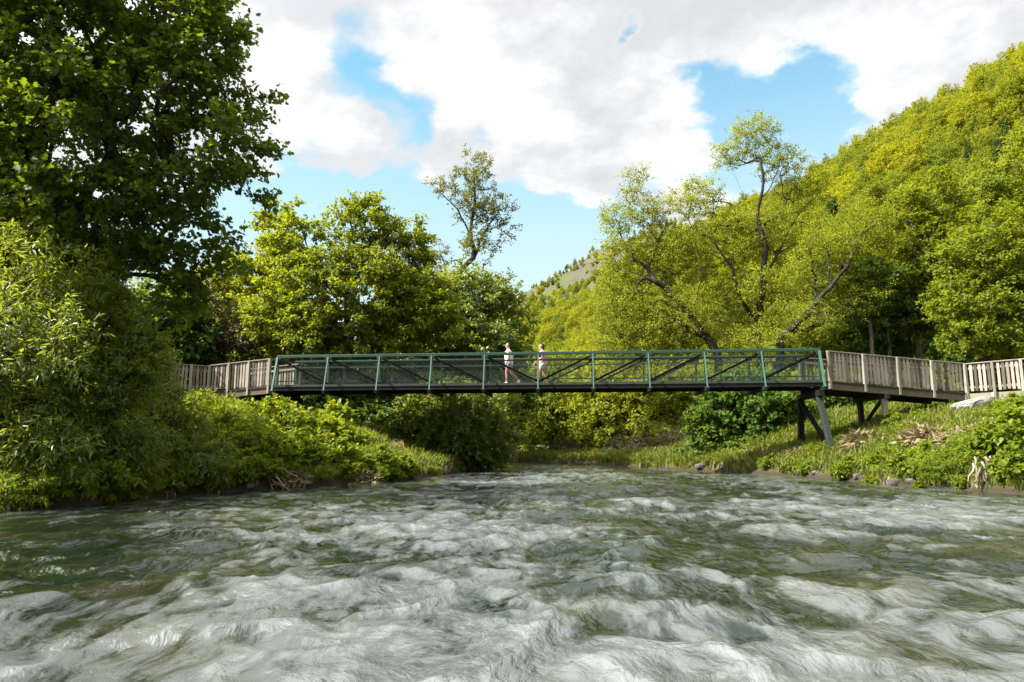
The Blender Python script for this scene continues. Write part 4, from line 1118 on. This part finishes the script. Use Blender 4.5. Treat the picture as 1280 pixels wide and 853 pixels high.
# trees closing the view behind the left bank
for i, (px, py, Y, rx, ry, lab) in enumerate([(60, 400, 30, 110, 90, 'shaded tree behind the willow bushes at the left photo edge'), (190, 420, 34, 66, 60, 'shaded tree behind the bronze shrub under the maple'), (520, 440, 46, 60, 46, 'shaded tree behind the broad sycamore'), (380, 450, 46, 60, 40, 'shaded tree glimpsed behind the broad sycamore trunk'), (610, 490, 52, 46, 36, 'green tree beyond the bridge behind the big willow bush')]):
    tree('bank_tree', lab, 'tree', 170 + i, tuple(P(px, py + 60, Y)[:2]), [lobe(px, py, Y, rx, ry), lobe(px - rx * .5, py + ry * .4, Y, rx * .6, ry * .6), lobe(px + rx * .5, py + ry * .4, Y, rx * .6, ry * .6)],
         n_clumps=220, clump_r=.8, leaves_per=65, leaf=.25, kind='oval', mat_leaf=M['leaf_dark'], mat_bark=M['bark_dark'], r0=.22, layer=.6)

# ------------------------------------------------------------------ hillside forest
def hill_proto(name, seed, h, r, mat, conical=.0, leaf=.34, n=120):
    rng = np.random.default_rng(seed); lb = []
    for k in range(7):
        t = k / 6; z = h * (.28 + .66 * t); rr = r * (1 - conical * t) * (.62 + .38 * math.sin(PI * (.25 + .6 * t)))
        a = k * 2.4 + rng.random(); lb.append((V(math.cos(a) * rr * .42, math.sin(a) * rr * .42, z), (rr * .72, rr * .72, h * .17)))
    tr = [V(0, 0, -1.0), V(.1, 0, h * .4), V(0, .1, h * .9)]
    c, t = grow(seed, tr, lb, n, r * .30, 54, leaf, 'spray', mat, M['bark'], r0=.22, layer=.6, up=.5, twigs=6, twig_r=0, inner=.35, seg=1.4)
    # one mesh: leaf and bark together, too small in the photograph to show its parts
    bm = bmesh.new(); bm.from_mesh(c); nf = len(bm.faces); bm.from_mesh(t)
    bm.faces.ensure_lookup_table()
    for f in bm.faces[nf:]: f.material_index = 1
    me = bpy.data.meshes.new(name); bm.to_mesh(me); bm.free()
    me.materials.append(mat); me.materials.append(M['bark'])
    bpy.data.meshes.remove(c); bpy.data.meshes.remove(t)
    return me
PROT = [hill_proto('hillside_tree', 201, 10.5, 4.3, M['leaf_hill'], .35), hill_proto('hillside_tree', 202, 12.5, 4.0, M['leaf_hill'], .55), hill_proto('hillside_tree', 203, 9.0, 4.6, M['leaf_hill'], .2),
        hill_proto('hillside_tree', 204, 11.5, 3.6, M['leaf_hill'], .6), hill_proto('hillside_pine', 205, 10.5, 2.9, M['leaf_hill_dark'], .8)]
rng = np.random.default_rng(77)
pts = []
cell = 4.3
for gx in np.arange(-140, 420, cell):
    for gy in np.arange(36, 640, cell):
        x, y = gx + rng.uniform(-.46, .46) * cell, gy + rng.uniform(-.46, .46) * cell
        pts.append((x, y))
pts = np.array(pts)
s = HN[0] * pts[:, 0] + HN[1] * pts[:, 1]; zz = height(pts[:, 0], pts[:, 1]); rd = river_dist(pts[:, 0], pts[:, 1])
dist = np.hypot(pts[:, 0], pts[:, 1])
colpx = 640 + FPX * pts[:, 0] / pts[:, 1]
keep = (s < 206) & (pts[:, 1] > 5) & (colpx > 330) & (colpx < 1420) & (rd > 6)
keep &= ~((s < 60) & (pts[:, 1] < 62)) & ~((pts[:, 0] < 14) & (pts[:, 1] < 66))
rocky = (fbm(pts[:, 0] / 28, pts[:, 1] / 28, 91, 3) + sstep(40, 95, zz) * (.9 + .25 * (dist > 300))) > .80
bare = (rocky & (dist > 235)) | ((dist > 280) & (zz > 88 + 6 * perlin(pts[:, 0] / 20, pts[:, 1] / 20, 97)))
scrub = bare & (rng.random(len(pts)) < .55)
keep &= ~(bare & ~scrub)
keep &= ~((dist > 330) & (fbm(pts[:, 0] / 14, pts[:, 1] / 14, 92, 2) > .35))
pts, zz, dist, s, scrub = pts[keep], zz[keep], dist[keep], s[keep], scrub[keep]
# far trees of the bare upper valley side are scrub, smaller
size = np.where(dist > 260, rng.uniform(.30, .58, len(pts)), rng.uniform(.52, .86, len(pts)))
darkp = (fbm(pts[:, 0] / 22, pts[:, 1] / 22, 93, 2) > .62) & (rng.random(len(pts)) < .55) & (dist > 120)
size = np.where(scrub, rng.uniform(.16, .36, len(pts)), size)
order = np.argsort(dist); near = order[:285]; rest = order[285:]
kinds = rng.integers(0, 4, len(pts)); kinds[darkp | (scrub & (rng.random(len(pts)) < .22))] = 4
first = set()
HL = ['round crowned yellow green tree on the wooded hillside', 'tall tapering yellow green tree on the wooded hillside', 'broad low yellow green tree on the wooded hillside', 'narrow yellow green tree on the wooded hillside', 'small dark conifer on the wooded hillside']
for i in near:
    k = int(kinds[i])
    o = link_mesh('hillside_tree' if k < 4 else 'hillside_pine', PROT[k], None, (pts[i, 0], pts[i, 1], zz[i] - .2))
    q = float(size[i]); o.scale = (q, q, q * rng.uniform(.92, 1.12)); o.rotation_euler = (0, 0, rng.uniform(0, 6.28))
    tag(o, HL[k], 'tree', HL[k].replace(' tree on', ' trees on').replace('conifer', 'conifers'))

def forest_stuff():
    lib = bpy.data.collections.new('forest_kinds')      # holds the tree kinds for the instancer only
    for k, me in enumerate(PROT):
        o = bpy.data.objects.new('forest_kind', me); lib.objects.link(o)
    me = bpy.data.meshes.new('forest')
    n = len(rest)
    me.vertices.add(n); me.vertices.foreach_set('co', np.stack([pts[rest, 0], pts[rest, 1], zz[rest] - .2], -1).astype(np.float32).ravel())
    for nm, vals in (('sz', size[rest]), ('rot', rng.uniform(0, 6.28, n))):
        a = me.attributes.new(nm, 'FLOAT', 'POINT'); a.data.foreach_set('value', vals.astype(np.float32))
    a = me.attributes.new('kindid', 'INT', 'POINT'); a.data.foreach_set('value', kinds[rest].astype(np.int32))
    o = link_mesh('forest', me); tag(o, 'yellow green wood covering the far hillside up to the ridge', 'forest', kind='stuff')
    g = bpy.data.node_groups.new('forest', 'GeometryNodeTree')
    g.interface.new_socket('Geometry', in_out='INPUT', socket_type='NodeSocketGeometry'); g.interface.new_socket('Geometry', in_out='OUTPUT', socket_type='NodeSocketGeometry')
    N = g.nodes; L = g.links
    gi = N.new('NodeGroupInput'); go = N.new('NodeGroupOutput'); ip = N.new('GeometryNodeInstanceOnPoints')
    ci = N.new('GeometryNodeCollectionInfo'); ci.inputs['Collection'].default_value = lib; ci.inputs['Separate Children'].default_value = True; ci.inputs['Reset Children'].default_value = True
    def na(nm, typ):
        a = N.new('GeometryNodeInputNamedAttribute'); a.data_type = typ; a.inputs['Name'].default_value = nm; return a.outputs['Attribute']
    ip.inputs['Pick Instance'].default_value = True
    L.new(gi.outputs[0], ip.inputs['Points']); L.new(ci.outputs[0], ip.inputs['Instance']); L.new(na('kindid', 'INT'), ip.inputs['Instance Index'])
    cx = N.new('ShaderNodeCombineXYZ'); L.new(na('rot', 'FLOAT'), cx.inputs[2]); L.new(cx.outputs[0], ip.inputs['Rotation'])
    c3 = N.new('ShaderNodeCombineXYZ'); sz = na('sz', 'FLOAT')
    for q in range(3): L.new(sz, c3.inputs[q])
    L.new(c3.outputs[0], ip.inputs['Scale'])
    L.new(ip.outputs[0], go.inputs[0])
    md = o.modifiers.new('forest', 'NODES'); md.node_group = g
    return o
forest_stuff()

# ------------------------------------------------------------------ bank plants: low bushes one by one, grass as one mass
def bush_proto(name, seed, r, h, leaf, kind, mat, n=46, lp=60, stem=.03):
    rng_ = np.random.default_rng(seed)
    lb = [(V(0, 0, h * .5), (r, r, h * .55)), (V(r * .4, -.1, h * .38), (r * .6, r * .6, h * .42)), (V(-r * .35, .15, h * .4), (r * .6, r * .55, h * .5))]
    return grow(seed, [V(0, 0, -.1), V(.02, 0, h * .3), V(0, .02, h * .6)], lb, n, r * .30, lp, leaf, kind, mat, M['bark'], r0=stem, layer=.9, up=.7, twigs=6, twig_r=.003, inner=.35, seg=.3)
BP = [bush_proto('a', 301, .62, .75, .115, 'diamond', M['leaf_bush']), bush_proto('b', 302, .5, .6, .13, 'oval', M['leaf_bush']), bush_proto('c', 303, .7, .6, .10, 'narrow', M['leaf_bush'], 60, 70), bush_proto('d', 304, .45, .5, .12, 'spray', M['leaf_sycamore'])]
right_b = [(1060, 590, .8, 0), (1095, 578, .7, 1), (1090, 600, .5, 3), (1150, 585, 1.0, 0), (1180, 590, 1.0, 2), (1205, 578, .8, 0), (1230, 560, 1.1, 2), (1262, 560, 1.3, 0), (1275, 530, 1.2, 1), (1268, 512, .8, 0), (1205, 602, .5, 3),
           (1010, 585, .6, 1), (985, 582, .5, 3), (960, 578, .6, 0), (930, 576, .5, 3), (1020, 560, .6, 2), (1075, 555, .7, 2), (1130, 545, .7, 3), (1150, 520, .6, 1), (1120, 525, .7, 0), (1185, 545, .7, 2), (1275, 590, 1.0, 1), (1150, 605, .4, 3), (905, 572, .5, 2)]
def on_ground(px, py):
    """the point of the terrain seen at a photograph pixel, found along the ray"""
    ys_ = np.linspace(7, 60, 900); p = np.array([P(px, py, y) for y in ys_]); hz = height(p[:, 0], p[:, 1])
    k = np.argmax(p[:, 2] < hz)
    return p[k][0], p[k][1]
for i, (px, py, sc_, k) in enumerate(right_b):
    x, y = on_ground(px, py + 6); z = H(x, y)
    r = empty('bank_bush', (x, y, z - .05), rng.uniform(0, 6.28)); r.scale = (sc_,) * 3
    tag(r, 'low sunny green bush on the grassy right bank', 'bush', 'low bushes on the grassy right bank')
    link_mesh('foliage', BP[k][0], r); link_mesh('stems', BP[k][1], r)
left_b = [(30, 622, .8, 2), (70, 616, .8, 2), (118, 612, .9, 0), (165, 612, .7, 2), (215, 606, .8, 0), (258, 600, .9, 2), (300, 596, .9, 0), (335, 592, .8, 1), (372, 590, .7, 3), (455, 586, .7, 1), (430, 592, .6, 0), (478, 590, .6, 1), (400, 594, .6, 2), (510, 590, .6, 0), (540, 588, .5, 2), (350, 520, .9, 0), (375, 535, .8, 3), (320, 540, .9, 2), (585, 584, .5, 1), (345, 575, 1.1, 0), (385, 578, 1.0, 1), (420, 580, 1.0, 0), (450, 578, .9, 2), (475, 582, .9, 0), (500, 586, .8, 1), (330, 560, 1.1, 1), (300, 570, 1.1, 0), (365, 555, 1.0, 2), (440, 590, .8, 3), (405, 560, 1.0, 3), (465, 594, .6, 2), (490, 594, .55, 0)]
for i, (px, py, sc_, k) in enumerate(left_b):
    x, y = on_ground(px, py + 4); z = H(x, y)
    r = empty('bank_bush', (x, y, z - .05), rng.uniform(0, 6.28)); r.scale = (sc_,) * 3
    tag(r, 'low leafy bush at the foot of the left bank', 'bush', 'low bushes along the left bank')
    link_mesh('foliage', BP[k][0], r); link_mesh('stems', BP[k][1], r)

TUS = bush_proto('e', 311, .5, .34, .34, 'narrow', M['straw'], 40, 60)
for i, (px, py, sc_) in enumerate([(1085, 552, 1.0), (1160, 550, 1.1), (1185, 556, .9), (1000, 566, .7), (1262, 552, 1.2), (1215, 548, .9), (968, 568, .7), (455, 600, .7), (365, 600, .7)]):
    x, y = on_ground(px, py + 5); r = empty('dry_tussock', (x, y, H(x, y) - .06), rng.uniform(0, 6.28)); r.scale = (sc_ * 1.25, sc_, sc_ * .9)
    tag(r, 'bleached dry grass tussock slumped on the green bank', 'tussock', 'dry tussocks on the banks')
    link_mesh('blades', TUS[0], r); link_mesh('stems', TUS[1], r)

def grass_blades(name, label, n, seed, dmin, dmax, hmin, hmax, mat, patch, thr, xr=(-24, 30), yr=(7, 56), wid=.016):
    r = np.random.default_rng(seed); P_ = []
    tot = 0
    while tot < n:
        x = r.uniform(*xr, 200000); y = yr[0] + (yr[1] - yr[0]) * r.random(200000) ** 1.4
        m = np.abs(x / y) < 1.1; x, y = x[m], y[m]
        d = river_dist(x, y)
        m = (d > dmin) & (d < dmax * (.3 + .7 * r.random(len(x)))); x, y = x[m], y[m]
        m = fbm(x / patch, y / patch, seed, 3) > thr + r.normal(0, .12, len(x)); x, y = x[m], y[m]
        P_.append(np.stack([x, y], -1)); tot += len(x)
        if len(P_) > 40: break
    p = np.concatenate(P_)[:n]; n = len(p); z = height(p[:, 0], p[:, 1])
    tuft = .55 + .7 * np.clip(fbm(p[:, 0] / .5, p[:, 1] / .5, seed + 4, 2) + .5, 0, 1.2)
    h = r.uniform(hmin, hmax, n) * tuft * np.clip(.6 + p[:, 1] / 60, 0, 1.3)
    a = r.uniform(0, 2 * PI, n); lean = r.uniform(.15, .8, n)
    dx, dy = np.cos(a) * lean * h, np.sin(a) * lean * h
    w = wid * r.uniform(.6, 1.4, n) * (.6 + p[:, 1] / 28); sx, sy = -np.sin(a) * w, np.cos(a) * w
    g0 = np.stack([p[:, 0], p[:, 1], z - .02], -1); mid = g0 + np.stack([dx * .35, dy * .35, h * .62], -1); tip = g0 + np.stack([dx, dy, h * (1 - .25 * lean)], -1)
    sd = np.stack([sx, sy, np.zeros(n)], -1)
    Vv = np.stack([g0 - sd, g0 + sd, mid + sd * .8, mid - sd * .8, tip], 1).reshape(-1, 3)
    b = np.arange(n)[:, None] * 5
    lv = np.clip(.5 + .5 * fbm(p[:, 0] / 1.7, p[:, 1] / 1.7, seed + 9, 2) + r.normal(0, .18, n), 0, 1)
    o = link_mesh(name, np_mesh(name, Vv, [b + np.array([0, 1, 2, 3]), b + np.array([3, 2, 4])], mat, np.repeat(lv, 5)))
    tag(o, label, 'grass', kind='stuff')
grass_blades('grass', 'long green grass covering both river banks', 185000, 401, .1, 13, .16, .46, M['grass'], 3.0, -.55)
grass_blades('dry_grass', 'dry straw coloured grass tufts on both river banks', 26000, 402, .0, 11, .14, .40, M['straw'], 1.1, .24)
def ground_cover():
    r = np.random.default_rng(55); n = 6600
    x = r.uniform(-24, 30, n * 6); y = r.uniform(8, 56, n * 6); m = np.abs(x / y) < 1.1; x, y = x[m], y[m]; d = river_dist(x, y)
    m = (d > .35) & (d < 14) & (fbm(x / 1.6, y / 1.6, 56, 3) > .05); x, y = x[m][:n], y[m][:n]; n = len(x)
    z = height(x, y); k = 26
    c = np.repeat(np.stack([x, y, z + .10], -1), k, 0); rad = np.repeat(r.uniform(.15, .38, n), k)
    v = unit(r.normal(size=(n * k, 3))) * (r.random(n * k) ** .5)[:, None]; v[:, 2] = np.abs(v[:, 2]) * .8
    pos = c + v * rad[:, None]; nm = unit(r.normal(size=(n * k, 3)) * .6 + V(0, 0, 1)); ax = unit(v + r.normal(size=(n * k, 3)) * .6)
    lv = np.clip(np.repeat(r.random(n), k) * .6 + r.random(n * k) * .4, 0, 1)
    me = leaves_mesh('ground_cover', pos, ax, nm, r.uniform(.06, .13, n * k), lv, 'diamond', M['leaf_bush'])
    tag(link_mesh('ground_cover', me), 'low leafy weeds growing among the bank grass', 'ground cover', kind='stuff')
ground_cover()

# ------------------------------------------------------------------ stones, driftwood
def rock(name, label, loc, size, seed, rz=0, tilt=(0, 0), mat='rock', strata=.0):
    bm = bmesh.new(); bmesh.ops.create_icosphere(bm, subdivisions=4, radius=1)
    for v in bm.verts:
        p = np.array(v.co); q = np.sign(p) * np.abs(p) ** .75
        n = float(fbm(np.array([p[0] * 1.3 + p[2] * .7 + seed]), np.array([p[1] * 1.3 - p[2] * .5]), seed, 4)[0])
        st = strata * math.floor((p[2] + .15 * n) * 7) / 7.0 * .0 + strata * (.5 - abs(((p[2] + .2 * n) * 5) % 1 - .5))
        v.co = Vector(q * (1 + .16 * n + st))
    me = bpy.data.meshes.new(name); bm.to_mesh(me); bm.free()
    me.transform(Matrix.Diagonal(Vector((*size, 1)))); me.materials.append(M[mat])
    o = link_mesh(name, me, None, loc); o.rotation_euler = (tilt[0], tilt[1], rz); tag(o, label, 'rock'); return o
x, y = on_ground(1212, 516); rock('boulder', 'long pale layered boulder on the bank below the right timber wall', (x + .3, y + .3, H(x + .3, y + .3) + .14), (.95, .55, .30), 3, .25, (-.15, -.22), strata=.14)
x, y = on_ground(1111, 601); rock('river_stone', 'small grey stone at the right water edge', (x - .05, y - .55, .06), (.30, .2, .13), 7, .1, mat='wet_rock')
x, y = on_ground(1156, 592); rock('flat_stone', 'flat pale stone set in the right bank above the water', (x, y, H(x, y) + .03), (.35, .25, .06), 9, .3)
x, y = on_ground(878, 584); rock('bank_stone', 'dark stone at the tip of the right bank under the bridge', (x, y, H(x, y)), (.35, .25, .14), 12, .4, mat='wet_rock')
for px, py, q in ((1075, 600, .16), (1140, 606, .13), (1205, 611, .12), (1020, 595, .12), (905, 588, .15), (310, 611, .13), (362, 607, .15), (452, 602, .13)):
    x, y = on_ground(px, py - 3); rock('waterline_stone', 'small wet stone half buried along the waterline', (x, y, H(x, y)), (q * 1.3, q, q * .7), int(px), q * 20, mat='wet_rock')['group'] = 'wet stones along the waterline'
def roots(label, px, py, n, L, seed, spread):
    x, y = on_ground(px, py); z = H(x, y); m = MB(); r = random.Random(seed)
    for i in range(n):
        a = r.uniform(-1, 1) * spread; l = L * r.uniform(.6, 1.2)
        b = np.array([a * .5, r.uniform(-.1, .3), r.uniform(.1, .45)])
        pts_ = [b]; dv = np.array([a * .8 + r.uniform(-.3, .3) + .25, -.5, -.55 + r.uniform(-.25, .3)])
        for k in range(5): pts_.append(pts_[-1] + dv * l / 5 + np.array([r.uniform(-.04, .04), r.uniform(-.04, .04), r.uniform(-.04, .04)]))
        m.tube(pts_, np.linspace(.035, .008, 6) * r.uniform(.6, 1.2), 5, r.random())
    o = m.build('driftwood', M['drift'], None, (x, y, z), smooth=True); tag(o, label, 'driftwood')
roots('tangle of bleached roots on the right bank near the photo edge', 1243, 594, 26, 1.0, 5, .9)
roots('bleached dead stems arching at the right photo edge', 1272, 540, 14, 1.1, 6, .8)
roots('grey driftwood snag at the left water edge', 330, 606, 9, .9, 7, .8)
